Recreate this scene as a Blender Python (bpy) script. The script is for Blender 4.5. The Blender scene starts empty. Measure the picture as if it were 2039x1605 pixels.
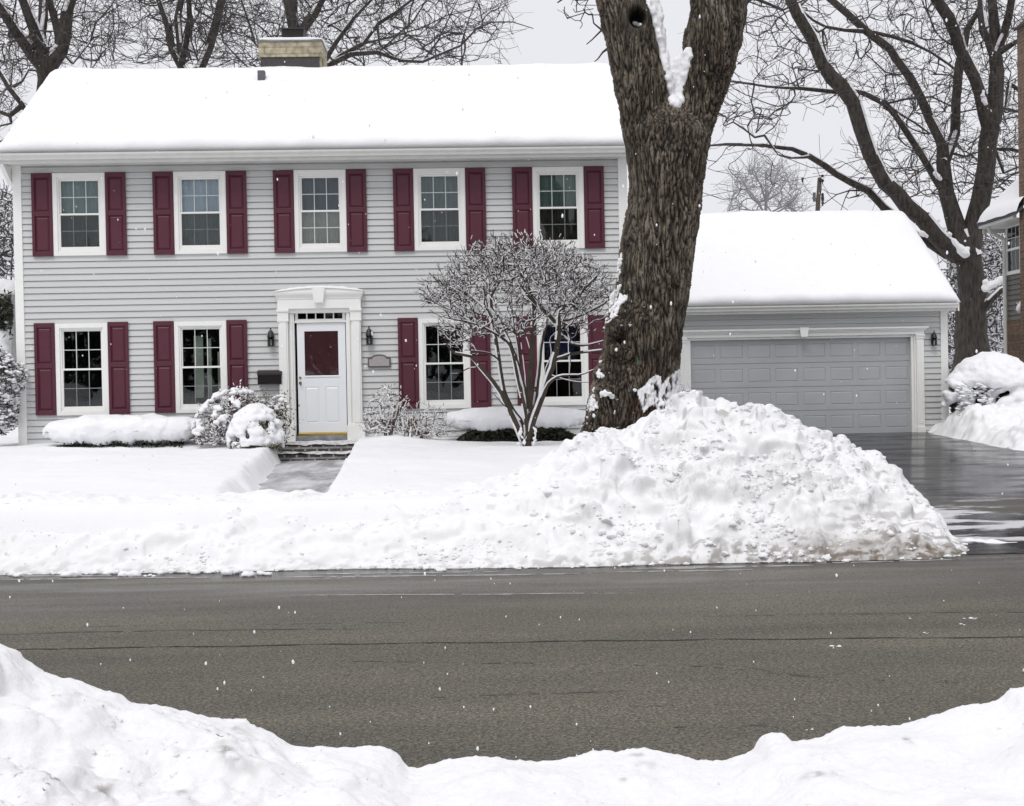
import bpy, math, random
import numpy as np
from mathutils import Vector
from mathutils.bvhtree import BVHTree
random.seed(7); rng = np.random.default_rng(11)
D = bpy.data; SC = bpy.context.scene; COL = SC.collection
# ------------------------------------------------------------------ camera model
FPX = 2600.; CX, CY = 1019.5, 802.5; HC = 1.85
PSI = math.radians(2.0); PIT = math.atan(37.5/FPX); ROL = .0185
Fv = Vector((math.sin(PSI)*math.cos(PIT), math.cos(PSI)*math.cos(PIT), -math.sin(PIT)))
R0 = Vector((math.cos(PSI), -math.sin(PSI), 0)); U0 = R0.cross(Fv)
Rv = math.cos(ROL)*R0 - math.sin(ROL)*U0; Uv = math.sin(ROL)*R0 + math.cos(ROL)*U0
CAMP = Vector((0, 0, HC))
def ray(px, py): return Fv + Rv*((px-CX)/FPX) - Uv*((py-CY)/FPX)
def P(px, py, Y):
    d = ray(px, py); return CAMP + d*(Y/d.y)
def PZ(px, py, z=0.):
    d = ray(px, py); return CAMP + d*((z-HC)/d.z)
cd = D.cameras.new('camera'); cam = D.objects.new('camera', cd); COL.objects.link(cam); SC.camera = cam
from mathutils import Matrix
M = Matrix((Rv, Uv, -Fv)).transposed().to_4x4(); M.translation = CAMP; cam.matrix_world = M
cd.sensor_width = 36; cd.sensor_fit = 'HORIZONTAL'; cd.lens = 36*FPX/2039; cd.clip_start = .05; cd.clip_end = 2000
# ------------------------------------------------------------------ noise
_pm = rng.permutation(256); _pm = np.concatenate([_pm, _pm, _pm])
_g = rng.normal(size=(256, 3)); _g /= np.linalg.norm(_g, axis=1)[:, None]
def pn(x, y, z=0.):
    x, y, z = np.broadcast_arrays(np.asarray(x, float), np.asarray(y, float), np.asarray(z, float))
    xi, yi, zi = np.floor(x).astype(int), np.floor(y).astype(int), np.floor(z).astype(int)
    xf, yf, zf = x-xi, y-yi, z-zi
    f = lambda t: t*t*t*(t*(t*6-15)+10)
    u, v, w = f(xf), f(yf), f(zf)
    def gr(a, b, c):
        h = _pm[_pm[_pm[(xi+a) & 255]+((yi+b) & 255)]+((zi+c) & 255)]
        g = _g[h]; return g[..., 0]*(xf-a)+g[..., 1]*(yf-b)+g[..., 2]*(zf-c)
    l = lambda a, b, t: a+(b-a)*t
    return 1.5*l(l(l(gr(0, 0, 0), gr(1, 0, 0), u), l(gr(0, 1, 0), gr(1, 1, 0), u), v),
             l(l(gr(0, 0, 1), gr(1, 0, 1), u), l(gr(0, 1, 1), gr(1, 1, 1), u), v), w)
def fbm(x, y, z=0., o=4, g=.5):
    s = 0; a = 1.
    for i in range(o):
        s = s+a*pn(x*2**i+i*7.3, y*2**i+i*3.1, z*2**i); a *= g
    return s
def sst(a, b, x): t = np.clip((x-a)/(b-a), 0, 1); return t*t*(3-2*t)
# ------------------------------------------------------------------ materials
def mat(name, col=(.5, .5, .5), rough=.7, metal=0., spec=.5, noise=None, bump=None, coord='Object'):
    """noise=(scale,amount[,col2[,stretch]])  bump=(scale,strength,distance)"""
    m = D.materials.new(name); m.use_nodes = True; nt = m.node_tree; b = nt.nodes['Principled BSDF']
    b.inputs['Base Color'].default_value = (*col, 1); b.inputs['Roughness'].default_value = rough
    b.inputs['Metallic'].default_value = metal; b.inputs['Specular IOR Level'].default_value = spec
    tc = nt.nodes.new('ShaderNodeTexCoord')
    if noise:
        n = nt.nodes.new('ShaderNodeTexNoise'); n.inputs['Scale'].default_value = noise[0]; n.inputs['Detail'].default_value = 6
        mp = nt.nodes.new('ShaderNodeMapping'); nt.links.new(tc.outputs[coord], mp.inputs[0]); nt.links.new(mp.outputs[0], n.inputs['Vector'])
        if len(noise) > 3: mp.inputs['Scale'].default_value = noise[3]
        r = nt.nodes.new('ShaderNodeValToRGB'); c2 = noise[2] if len(noise) > 2 and noise[2] else tuple(c*.6 for c in col)
        r.color_ramp.elements[0].position = .5-.25/max(noise[1], .01)*.5; r.color_ramp.elements[1].position = .5+.25/max(noise[1], .01)*.5
        r.color_ramp.elements[0].color = (*c2, 1); r.color_ramp.elements[1].color = (*col, 1)
        nt.links.new(n.outputs['Fac'], r.inputs[0]); nt.links.new(r.outputs[0], b.inputs['Base Color'])
    if bump:
        n2 = nt.nodes.new('ShaderNodeTexNoise'); n2.inputs['Scale'].default_value = bump[0]; n2.inputs['Detail'].default_value = 8
        n2.inputs['Roughness'].default_value = .65
        nt.links.new(tc.outputs[coord], n2.inputs['Vector'])
        bm = nt.nodes.new('ShaderNodeBump'); bm.inputs['Strength'].default_value = bump[1]; bm.inputs['Distance'].default_value = bump[2]
        nt.links.new(n2.outputs['Fac'], bm.inputs['Height']); nt.links.new(bm.outputs[0], b.inputs['Normal'])
    return m
def attr_mix(m, attr, col, lo=0., hi=1.):
    """blend the base colour towards col by a stored vertex attribute"""
    nt = m.node_tree; b = nt.nodes['Principled BSDF']; s = b.inputs['Base Color']
    a = nt.nodes.new('ShaderNodeAttribute'); a.attribute_name = attr
    r = nt.nodes.new('ShaderNodeMapRange'); r.inputs[1].default_value = lo; r.inputs[2].default_value = hi
    nt.links.new(a.outputs['Fac'], r.inputs[0])
    mx = nt.nodes.new('ShaderNodeMix'); mx.data_type = 'RGBA'; nt.links.new(r.outputs[0], mx.inputs[0])
    if s.is_linked: nt.links.new(s.links[0].from_socket, mx.inputs[6])
    else: mx.inputs[6].default_value = s.default_value
    mx.inputs[7].default_value = (*col, 1); nt.links.new(mx.outputs[2], s)
    return m
SNOWC = (.825, .83, .85)
snow = mat('snow', SNOWC, .85, spec=.2, bump=(28, .5, .012))
snow_roof = mat('roof_snow', SNOWC, .85, spec=.2, bump=(5, .4, .03))
snow_dirty = attr_mix(mat('ploughed_snow', (.83, .832, .845), .85, spec=.25, bump=(50, .6, .010)), 'dirt', (.16, .13, .10))
siding = mat('siding', (.585, .593, .588), .6, noise=(1.3, .45, (.53, .537, .532), (.35, 1, 5)), bump=(60, .15, .002))
white = mat('white_paint', (.85, .85, .83), .45, noise=(8, .3, (.79, .79, .765)))
whiter = mat('storm_door_white', (.82, .835, .86), .35, noise=(5, .2, (.79, .805, .83)))
burg = mat('burgundy_paint', (.088, .012, .030), .5, noise=(9, .35, (.070, .009, .022)), bump=(40, .2, .002))
burg_in = mat('inner_door_red', (.20, .030, .042), .5, noise=(6, .5, (.15, .022, .034)))
gutm = mat('gutter_white', (.70, .70, .68), .4, noise=(6, .4, (.60, .60, .57)))
black = mat('black_metal', (.012, .012, .014), .35, noise=(30, .5, (.02, .02, .02)))
boxm = mat('mailbox_black', (.005, .004, .004), .35, spec=.3, noise=(12, .5, (.012, .005, .005)))
brass = mat('brass', (.62, .45, .14), .3, metal=1., noise=(20, .5, (.5, .35, .1)))
brown_brass = mat('aged_brass', (.22, .15, .08), .35, metal=.8, noise=(40, .6))
grey_metal = mat('grey_metal', (.12, .12, .14), .5, noise=(14, .6))
lead = mat('lead_flashing', (.035, .032, .034), .55, noise=(25, .7, (.06, .055, .055)))
garm = mat('garage_door_grey', (.43, .437, .445), .5, noise=(1.6, .5, (.365, .375, .395)), bump=(120, .25, .002))
plaqm = mat('plaque_face', (.37, .35, .35), .5, noise=(20, .5, (.32, .30, .30)))
plaqr = mat('plaque_rim', (.14, .12, .11), .5, noise=(20, .5))
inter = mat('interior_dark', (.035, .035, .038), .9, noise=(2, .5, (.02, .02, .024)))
shingle = mat('shingles', (.09, .09, .10), .9, noise=(20, .6))
def paver():
    m = mat('walk_pavers', (.34, .33, .33), .7, noise=(6, .9, (.62, .62, .64), (1, 1, 1)), bump=(30, .5, .01)); return m
bluepav = paver()
def glassm(name, tint, f=.06, rough=.02):
    m = D.materials.new(name); m.use_nodes = True; nt = m.node_tree; nt.nodes.clear()
    o = nt.nodes.new('ShaderNodeOutputMaterial'); mx = nt.nodes.new('ShaderNodeMixShader'); t = nt.nodes.new('ShaderNodeBsdfTransparent'); g = nt.nodes.new('ShaderNodeBsdfGlossy')
    t.inputs[0].default_value = (*tint, 1); g.inputs[1].default_value = rough
    fr = nt.nodes.new('ShaderNodeFresnel'); fr.inputs[0].default_value = 1.5
    tc = nt.nodes.new('ShaderNodeTexCoord'); n = nt.nodes.new('ShaderNodeTexNoise'); n.inputs['Scale'].default_value = 1.1; bp = nt.nodes.new('ShaderNodeBump'); bp.inputs['Strength'].default_value = .25; bp.inputs['Distance'].default_value = .03
    nt.links.new(tc.outputs['Object'], n.inputs['Vector']); nt.links.new(n.outputs['Fac'], bp.inputs['Height']); nt.links.new(bp.outputs[0], g.inputs['Normal'])
    nt.links.new(fr.outputs[0], mx.inputs[0]); nt.links.new(t.outputs[0], mx.inputs[1]); nt.links.new(g.outputs[0], mx.inputs[2]); nt.links.new(mx.outputs[0], o.inputs[0])
    return m
glass = glassm('window_glass', (.90, .93, .93)); lampglass = glassm('lantern_glass', (.8, .85, .85))
def brickm(name, c1, c2, mortar, rowh, bw, ms=.012, rough=.85, vary=None, rot=(math.pi/2, 0, 0)):
    m = D.materials.new(name); m.use_nodes = True; nt = m.node_tree; b = nt.nodes['Principled BSDF']; b.inputs['Roughness'].default_value = rough
    tc = nt.nodes.new('ShaderNodeTexCoord'); mp = nt.nodes.new('ShaderNodeMapping'); mp.inputs['Rotation'].default_value = rot
    br = nt.nodes.new('ShaderNodeTexBrick'); br.inputs['Scale'].default_value = 1; br.inputs['Row Height'].default_value = rowh; br.inputs['Brick Width'].default_value = bw
    br.inputs['Mortar Size'].default_value = ms; br.inputs['Color1'].default_value = (*c1, 1); br.inputs['Color2'].default_value = (*c2, 1); br.inputs['Mortar'].default_value = (*mortar, 1)
    nt.links.new(tc.outputs['Object'], mp.inputs[0]); nt.links.new(mp.outputs[0], br.inputs[0])
    n = nt.nodes.new('ShaderNodeTexNoise'); n.inputs['Scale'].default_value = 9; n.inputs['Detail'].default_value = 8
    nt.links.new(tc.outputs['Object'], n.inputs['Vector'])
    mr = nt.nodes.new('ShaderNodeMapRange'); mr.inputs[1].default_value = .3; mr.inputs[2].default_value = .7; mr.inputs[3].default_value = .6; mr.inputs[4].default_value = 1.25
    nt.links.new(n.outputs['Fac'], mr.inputs[0])
    mx = nt.nodes.new('ShaderNodeMix'); mx.data_type = 'RGBA'; mx.blend_type = 'MULTIPLY'; mx.inputs[0].default_value = 1
    nt.links.new(br.outputs[0], mx.inputs[6]); nt.links.new(mr.outputs[0], mx.inputs[7]); nt.links.new(mx.outputs[2], b.inputs['Base Color'])
    bp = nt.nodes.new('ShaderNodeBump'); bp.inputs['Distance'].default_value = .01; bp.inputs['Strength'].default_value = .6; bp.invert = True
    nt.links.new(br.outputs['Fac'], bp.inputs['Height']); nt.links.new(bp.outputs[0], b.inputs['Normal'])
    return m
buff = brickm('buff_brick', (.46, .41, .29), (.39, .345, .24), (.29, .26, .20), .135, .44)
redb = brickm('orange_brown_brick', (.175, .105, .068), (.125, .078, .052), (.18, .145, .11), .085, .22)
redb_side = brickm('orange_brown_brick_side', (.175, .105, .068), (.125, .078, .052), (.18, .145, .11), .085, .22, rot=(math.pi/2, 0, math.pi/2))
stepb = brickm('step_brick', (.085, .068, .055), (.05, .043, .036), (.27, .265, .26), .08, .21, ms=.018)
# ------------------------------------------------------------------ mesh helpers
def newobj(name, me, m=None, parent=None, smooth=False):
    o = D.objects.new(name, me); COL.objects.link(o)
    if m is not None: me.materials.append(m)
    if parent is not None: o.parent = parent
    if smooth: me.polygons.foreach_set('use_smooth', np.ones(len(me.polygons), bool))
    return o
def tag(o, label=None, cat=None, group=None, kind=None):
    if label: o['label'] = label
    if cat: o['category'] = cat
    if group: o['group'] = group
    if kind: o['kind'] = kind
    return o
def empty(name, loc, label, cat, group=None):
    o = D.objects.new(name, None); COL.objects.link(o); o.location = loc; o.empty_display_size = .3
    return tag(o, label, cat, group)
def rawmesh(name, V, Fq, attrs=None):
    me = D.meshes.new(name); V = np.asarray(V, np.float32); Fq = np.asarray(Fq, np.int32); k = Fq.shape[1]
    me.vertices.add(len(V)); me.vertices.foreach_set('co', V.ravel())
    me.loops.add(Fq.size); me.loops.foreach_set('vertex_index', Fq.ravel())
    me.polygons.add(len(Fq)); me.polygons.foreach_set('loop_start', np.arange(0, Fq.size, k, dtype=np.int32))
    me.update(calc_edges=True)
    for n, a in (attrs or {}).items():
        at = me.attributes.new(n, 'FLOAT', 'POINT'); at.data.foreach_set('value', np.asarray(a, np.float32).ravel())
    return me
def grid_obj(name, X, Y, Z, m, parent=None, attrs=None, wrap=False):
    n, k = X.shape; V = np.stack([X, Y, Z], -1).reshape(-1, 3)
    i = np.arange(n*k).reshape(n, k)
    F = np.stack([i[:-1, :-1], i[:-1, 1:], i[1:, 1:], i[1:, :-1]], -1).reshape(-1, 4)
    if wrap: F = np.concatenate([F, np.stack([i[:-1, -1], i[:-1, 0], i[1:, 0], i[1:, -1]], -1).reshape(-1, 4)])
    return newobj(name, rawmesh(name, V, F, attrs), m, parent, True)
class MB:
    def __init__(s): s.v = []; s.f = []
    def add(s, vs, fs):
        o = len(s.v); s.v += [tuple(v) for v in vs]; s.f += [tuple(i+o for i in f) for f in fs]; return s
    def box(s, x0, x1, y0, y1, z0, z1):
        return s.hexa([(x0, y0, z0), (x1, y0, z0), (x1, y1, z0), (x0, y1, z0), (x0, y0, z1), (x1, y0, z1), (x1, y1, z1), (x0, y1, z1)])
    def hexa(s, v): return s.add(v, [(0, 3, 2, 1), (4, 5, 6, 7), (0, 1, 5, 4), (1, 2, 6, 5), (2, 3, 7, 6), (3, 0, 4, 7)])
    def quad(s, a, b, c, d): return s.add([a, b, c, d], [(0, 1, 2, 3)])
    def prism(s, pts, y0, y1):   # pts (x,z) outline extruded along y
        n = len(pts); s.add([(x, y0, z) for x, z in pts]+[(x, y1, z) for x, z in pts],
            [tuple(range(n)), tuple(range(2*n-1, n-1, -1))]+[(i, (i+1) % n+0, (i+1) % n+n, i+n) for i in range(n)]); return s
    def prismx(s, pts, x0, x1):  # pts (y,z) outline extruded along x
        n = len(pts); s.add([(x0, y, z) for y, z in pts]+[(x1, y, z) for y, z in pts],
            [tuple(range(n)), tuple(range(2*n-1, n-1, -1))]+[(i, (i+1) % n, (i+1) % n+n, i+n) for i in range(n)]); return s
    def lathe(s, cx, cy, prof, n=16):  # prof (r,z)
        o = [(cx+r*math.cos(2*math.pi*i/n), cy+r*math.sin(2*math.pi*i/n), z) for r, z in prof for i in range(n)]
        f = [(j*n+i, j*n+(i+1) % n, (j+1)*n+(i+1) % n, (j+1)*n+i) for j in range(len(prof)-1) for i in range(n)]
        return s.add(o, f+[tuple(range(n)), tuple(range((len(prof)-1)*n, len(prof)*n))])
    def tube(s, pts, r, n=8):
        pts = [Vector(p) for p in pts]; rs = r if isinstance(r, (list, tuple)) else [r]*len(pts); vs = []
        for i, p in enumerate(pts):
            d = (pts[min(i+1, len(pts)-1)]-pts[max(i-1, 0)]).normalized(); a = d.orthogonal().normalized() if abs(d.x) > .9 else Vector((1, 0, 0)).cross(d).normalized(); b = d.cross(a)
            vs += [p+(a*math.cos(2*math.pi*k/n)+b*math.sin(2*math.pi*k/n))*rs[i] for k in range(n)]
        f = [(j*n+i, j*n+(i+1) % n, (j+1)*n+(i+1) % n, (j+1)*n+i) for j in range(len(pts)-1) for i in range(n)]
        return s.add(vs, f+[tuple(range(n))[::-1], tuple(range((len(pts)-1)*n, len(pts)*n))])
    def build(s, name, m, parent=None, smooth=False, bevel=0, kind=None):
        me = D.meshes.new(name); me.from_pydata(s.v, [], s.f); me.update(); o = newobj(name, me, m, parent, smooth)
        if bevel:
            b = o.modifiers.new('bevel', 'BEVEL'); b.width = bevel; b.segments = 2; b.limit_method = 'ANGLE'
        if kind: o['kind'] = kind
        return o
def siding_rows(mb, x0, x1, z0, z1, openings=(), T=lambda x, y, z: (x, y, z), e=.1145):
    n = int(math.ceil((z1-z0)/e))
    for r in range(n):
        a = z0+r*e; b = min(a+e, z1); c = (a+b)/2; spans = [(x0, x1)]
        for (ox0, ox1, oz0, oz1) in openings:
            if oz0 < c < oz1:
                ns = []
                for s0, s1 in spans:
                    if ox1 <= s0 or ox0 >= s1: ns.append((s0, s1)); continue
                    if ox0 > s0: ns.append((s0, ox0))
                    if ox1 < s1: ns.append((ox1, s1))
                spans = ns
        for s0, s1 in spans:
            g = a+.013; pr = [(-.004, b), (-.024, g), (.014, g), (.014, a), (-.004, a)]
            k = len(pr); vs = [T(s0, y, z) for y, z in pr]+[T(s1, y, z) for y, z in pr]
            mb.add(vs, [(i, i+1, i+1+k, i+k) for i in range(k-1)])
def rounded_roof_snow(name, x0, x1, prof_under, T, parent, seed, m=snow_roof, step=.09, ridge_r=.35):
    """snow lying on a gable roof: prof_under = [(y,z)] eave, ridge, eave"""
    (ya, za), (yr, zr), (yb, zb) = prof_under
    def line(p, q, n): return [(p[0]+(q[0]-p[0])*i/n, p[1]+(q[1]-p[1])*i/n) for i in range(n)]
    n1 = max(int(math.dist(prof_under[0], prof_under[1])/step), 4)
    base = line((ya, za), (yr, zr), n1)+line((yr, zr), (yb, zb), n1)+[(yb, zb)]
    b = np.array(base); K = len(b); L = n1
    sl = (zr-za)/(yr-ya); nn = np.array([-sl, 1])/math.hypot(sl, 1); s2 = (zb-zr)/(yb-yr); nb = np.array([-s2, 1])/math.hypot(s2, 1)
    u = np.arange(K); w = sst(L-3, L+3, u)[:, None]; nor = nn*(1-w)+nb*w
    dist_e = np.minimum(u, K-1-u)*step
    nx = int((x1-x0)/step); xs = np.linspace(x0, x1, nx+1)
    dx = np.minimum(xs-x0, x1-xs); tx = np.sqrt(np.clip(1-(1-np.clip(dx/.28, 0, 1))**2, 0, 1))
    te = np.sqrt(np.clip(1-(1-np.clip((dist_e+.02)/.2, 0, 1))**2, 0, 1))
    X = np.repeat(xs[:, None], K, 1)
    nz = fbm(X*.9+seed, (u*step)[None, :]*.9, seed, 4)*.045+pn(X*3.1+seed, (u*step)[None, :]*2.3, seed)*.014+pn(X*1.5, seed, 3.)*.02
    cr = -np.exp(-((u-L)*step/.22)**2)*.06
    t = (T+nz+cr[None, :])*te[None, :]*tx[:, None]*.97+.012
    out = -.07*(np.clip(1-dist_e/.25, 0, 1)**1)*np.where(u < L, 1, -1)   # curl over the gutter
    Yc = b[None, :, 0]+nor[None, :, 0]*t+out[None, :]*te[None, :]*tx[:, None]
    Zc = b[None, :, 1]+nor[None, :, 1]*t
    Xo = X+np.where(X < (x0+x1)/2, -1, 1)*.05*(tx[:, None]*(dx[:, None] < .35))
    # close underneath: add under-points
    Xf = np.concatenate([X, Xo*0+X], 1); Yf = np.concatenate([Yc, np.repeat(b[None, ::-1, 0], nx+1, 0)], 1)
    Zf = np.concatenate([Zc, np.repeat(b[None, ::-1, 1], nx+1, 0)+.002], 1)
    return grid_obj(name, Xf, Yf, Zf, m, parent, wrap=True)
def remesh(o, vox, smooth=True):
    md = o.modifiers.new('r', 'REMESH'); md.mode = 'VOXEL'; md.voxel_size = vox
    dg = bpy.context.evaluated_depsgraph_get(); dg.update()
    me = D.meshes.new_from_object(o.evaluated_get(dg)); o.modifiers.clear(); old = o.data; mats = list(old.materials); o.data = me
    me.materials.clear(); [me.materials.append(x) for x in mats]
    me.polygons.foreach_set('use_smooth', np.ones(len(me.polygons), bool)); return o
def vco(me): a = np.empty(len(me.vertices)*3, np.float32); me.vertices.foreach_get('co', a); return a.reshape(-1, 3).astype(float)
def vno(me):
    a = np.empty(len(me.vertices)*3, np.float32); me.vertices.foreach_get('normal', a); return a.reshape(-1, 3).astype(float)
def setco(me, V): me.vertices.foreach_set('co', np.asarray(V, np.float32).ravel()); me.update()
_ico = None
def ico():
    global _ico
    if _ico is None:
        import bmesh; bm = bmesh.new(); bmesh.ops.create_icosphere(bm, subdivisions=2, radius=1)
        _ico = (np.array([v.co[:] for v in bm.verts]), np.array([[v.index for v in f.verts] for f in bm.faces])); bm.free()
    return _ico
def blobs(name, C, R, m, parent=None, vox=None, rough=.25, sq=(1, 1, 1), seed=0, smooth=4):
    """many lumps (C centres, R radii) as one mesh; vox fuses them into one skin"""
    V, Fc = ico(); C = np.asarray(C, float); R = np.asarray(R, float)
    A = V[None]*R[:, None, None]*np.array(sq)+C[:, None]
    n = 1+rough*pn(V[None, :, 0]*1.7+C[:, None, 0]*9+seed, V[None, :, 1]*1.7+C[:, None, 1]*9, V[None, :, 2]*1.7+C[:, None, 2]*9)
    A = C[:, None]+(A-C[:, None])*n[..., None]
    Fa = (Fc[None]+np.arange(len(C))[:, None, None]*len(V)).reshape(-1, 3)
    o = newobj(name, rawmesh(name, A.reshape(-1, 3), Fa), m, parent, True)
    if vox:
        remesh(o, vox); sm = o.modifiers.new('s', 'SMOOTH'); sm.iterations = smooth; dg = bpy.context.evaluated_depsgraph_get(); dg.update(); m2 = D.meshes.new_from_object(o.evaluated_get(dg)); o.modifiers.clear(); o.data = m2; c = vco(o.data); n = vno(o.data)
        setco(o.data, c+n*(fbm(c[:, 0]/(vox*5), c[:, 1]/(vox*5), c[:, 2]/(vox*5), 3)*vox*.8)[:, None])
    return o
def pillow(name, c, r, m, parent=None, amp=.05, sc=1.6, ex=.55, seed=0, nu=150, nv=60, flat=None, attrs=None):
    """rounded snow cushion (superellipsoid with lumps)"""
    u = np.linspace(-math.pi, math.pi, nu, endpoint=False); v = np.linspace(-math.pi/2+.001, math.pi/2-.001, nv)
    sp = lambda a, e: np.sign(a)*np.abs(a)**e
    V_, U_ = np.meshgrid(v, u, indexing='ij')
    X = r[0]*sp(np.cos(V_), ex)*sp(np.cos(U_), ex); Y = r[1]*sp(np.cos(V_), ex)*sp(np.sin(U_), ex); Z = r[2]*sp(np.sin(V_), .8)
    L = np.sqrt(X**2+Y**2+Z**2)+1e-6; k = fbm((c[0]+X)*sc+seed, (c[1]+Y)*sc, (c[2]+Z)*sc, 4)*amp+fbm((c[0]+X)*9+seed, (c[1]+Y)*9, (c[2]+Z)*9, 2)*amp*.12
    X, Y, Z = X+X/L*k, Y+Y/L*k, Z+Z/L*k*.8+k*.4
    if flat is not None: Z = np.where(Z < flat, flat+(Z-flat)*.15, Z)
    return grid_obj(name, X+c[0], Y+c[1], Z+c[2], m, parent, wrap=True)
def leaves(name, C, size, m, parent=None, seed=0, up=0.):
    r = np.random.default_rng(seed); n = len(C); C = np.asarray(C, float)
    a = r.normal(size=(n, 3)); a /= np.linalg.norm(a, axis=1)[:, None]; b = r.normal(size=(n, 3)); b[:, 2] += up; b -= (a*b).sum(1)[:, None]*a; b /= np.linalg.norm(b, axis=1)[:, None]
    s = size*r.uniform(.6, 1.4, n)[:, None]; w = .38
    V = np.stack([C-a*s, C+b*s*w, C+a*s, C-b*s*w], 1).reshape(-1, 3); F = np.arange(n*4).reshape(-1, 4)
    return newobj(name, rawmesh(name, V, F), m, parent)
# ------------------------------------------------------------------ branching plants
class Skel:
    def __init__(s, seed=0): s.p = []; s.par = []; s.r = []; s.fix = []; s.e = 3.0; s.rg = np.random.default_rng(seed)
    def node(s, p, par, r=0.): s.p.append(np.array(p, float)); s.par.append(par); s.r.append(r); s.fix.append(r > 0); return len(s.p)-1
    def nearest(s, q, before=None):
        A = np.array(s.p); return int(np.argmin(((A-q)**2).sum(1)))
    def path(s, pts, radii, root=None, step=.3, wob=.03):
        pts = [np.array(p, float) for p in pts]; n = len(pts)
        cur = root; out = []
        for i in range(n-1):
            p0, p1, p2, p3 = pts[max(i-1, 0)], pts[i], pts[i+1], pts[min(i+2, n-1)]
            k = max(1, int(np.linalg.norm(p2-p1)/step))
            for j in range(k if i < n-2 else k+1):
                t = j/k; q = .5*((2*p1)+(-p0+p2)*t+(2*p0-5*p1+4*p2-p3)*t*t+(-p0+3*p1-3*p2+p3)*t**3)
                r = radii[i]+(radii[i+1]-radii[i])*t
                if i or j: q = q+s.rg.normal(size=3)*wob*min(1, r*8)
                if i == 0 and j == 0 and root is not None: continue
                cur = s.node(q, -1 if cur is None else cur, r); out.append(cur)
        return out
    def px(s, pts, w, Y, root='near', dy=0., sc=1., off=(0, 0), **k):
        """limb given in picture coordinates: pts [(x,y)], w widths in px at each end (interpolated)"""
        n = len(pts); P3 = []; L = [0]
        for i in range(1, n): L.append(L[-1]+math.dist(pts[i], pts[i-1]))
        ws = [w[0]+(w[-1]-w[0])*l/L[-1] for l in L] if len(w) == 2 else list(w)
        for i, (x, y) in enumerate(pts): P3.append(P(off[0]+x/sc, off[1]+y/sc, Y+dy*L[i]/L[-1]))
        rad = [a/sc/2/FPX*Y for a in ws]
        if root == 'near' and s.p:
            rt = s.nearest(np.array(P3[0])); return s.path([s.p[rt]]+P3[1:], rad, rt, **k)
        return s.path(P3, rad, None, **k)
    def grow(s, A, tip=.006, step=.3, wob=.12, fork=2, flen=.35, up=.15, maxlen=None, tipv=.4, cen=None, rad=.8):
        A = np.asarray(A, float); base = np.array(s.p); d = np.array([((base-a)**2).sum(1).min() for a in A]); A = A[np.argsort(d+s.rg.uniform(0, .3, len(A))*d.mean())]
        cap = len(s.p)+len(A)*(14+fork*4); arr = np.zeros((cap, 3)); arr[:len(s.p)] = base; n = len(s.p)
        def nn(p, par):
            nonlocal n, arr
            if n >= len(arr): arr = np.concatenate([arr, np.zeros_like(arr)])
            arr[n] = p; n += 1; return s.node(p, par)
        for a in A:
            dd = arr[:n]-a; m = np.sqrt((dd**2).sum(1))+np.clip(dd[:, 2], 0, None)*1.2
            i = int(np.argmin(m)); L = np.linalg.norm(dd[i])
            if L < .05 or (maxlen and L > maxlen): continue
            pr = s.par[i]; dirp = (arr[i]-arr[pr]) if pr >= 0 else np.array([0, 0, 1.]); dirp = dirp/(np.linalg.norm(dirp)+1e-6)
            k = max(2, int(L/step)); c0 = arr[i].copy(); c1 = c0+dirp*L*.35+s.rg.normal(size=3)*L*wob; c2 = a.copy(); cur = i
            for j in range(1, k+1):
                t = j/k; q = (1-t)**2*c0+2*t*(1-t)*c1+t*t*c2
                if j < k: q = q+s.rg.normal(size=3)*min(L, 1.5)*wob*.16/math.sqrt(k)
                cur = nn(q, cur)
            dirl = (c2-c1); dirl /= np.linalg.norm(dirl)+1e-6
            for f in range(fork):
                q = s.p[cur] if f < 2 else s.p[s.par[cur]]; dv = dirl+s.rg.normal(size=3)*(.42 if cen is None else .32); dv[2] += up
                if cen is not None: ro = s.p[cur]-cen; dv = dv+rad*ro/(np.linalg.norm(ro)+1e-6)
                dv =  dv+0; dv /= np.linalg.norm(dv); l = flen*s.rg.uniform(.5, 1.3)
                m1 = cur if f < 2 else s.par[cur]; cv = s.rg.normal(size=3)*.28
                for _ in range(3): m1 = nn(s.p[m1]+dv*l*.34, m1); dv = dv+cv; dv /= np.linalg.norm(dv)
        s.radii(tip, tipv)
    def radii(s, tip, tipv=.4):
        e = s.e
        n = len(s.p); acc = np.zeros(n); has = np.zeros(n, bool)
        for i in range(n-1, -1, -1):
            if not s.fix[i]:
                s.r[i] = tip*(1+tipv*(s.rg.random()-.5)*2) if not has[i] else acc[i]**(1/e)
                if s.par[i] >= 0: s.r[i] = min(s.r[i], s.r[s.par[i]]*.8) if s.fix[s.par[i]] else s.r[i]
            if s.par[i] >= 0: acc[s.par[i]] += s.r[i]**e; has[s.par[i]] = True
    def mesh(s, name, m, parent, rmin=0, rmax=9, k=5, z_shift=0., rscale=1., sel=None, flat=1., bias=None):
        p = np.array(s.p)+np.array([0, 0, 0]); par = np.array(s.par); r = np.array(s.r)
        e = np.where(par >= 0)[0]; a = par[e]; ra, rb = np.minimum(r[a], r[e]*1.5), r[e]
        q = (rb >= rmin) & (rb < rmax)
        if sel is not None: q &= sel(p[a], p[e], rb)
        e, a, ra, rb = e[q], a[q], ra[q], rb[q]
        if not len(e): return None
        return prisms(name, p[a], p[e], ra, rb, m, parent, k, z_shift, rscale, flat, bias)
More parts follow.
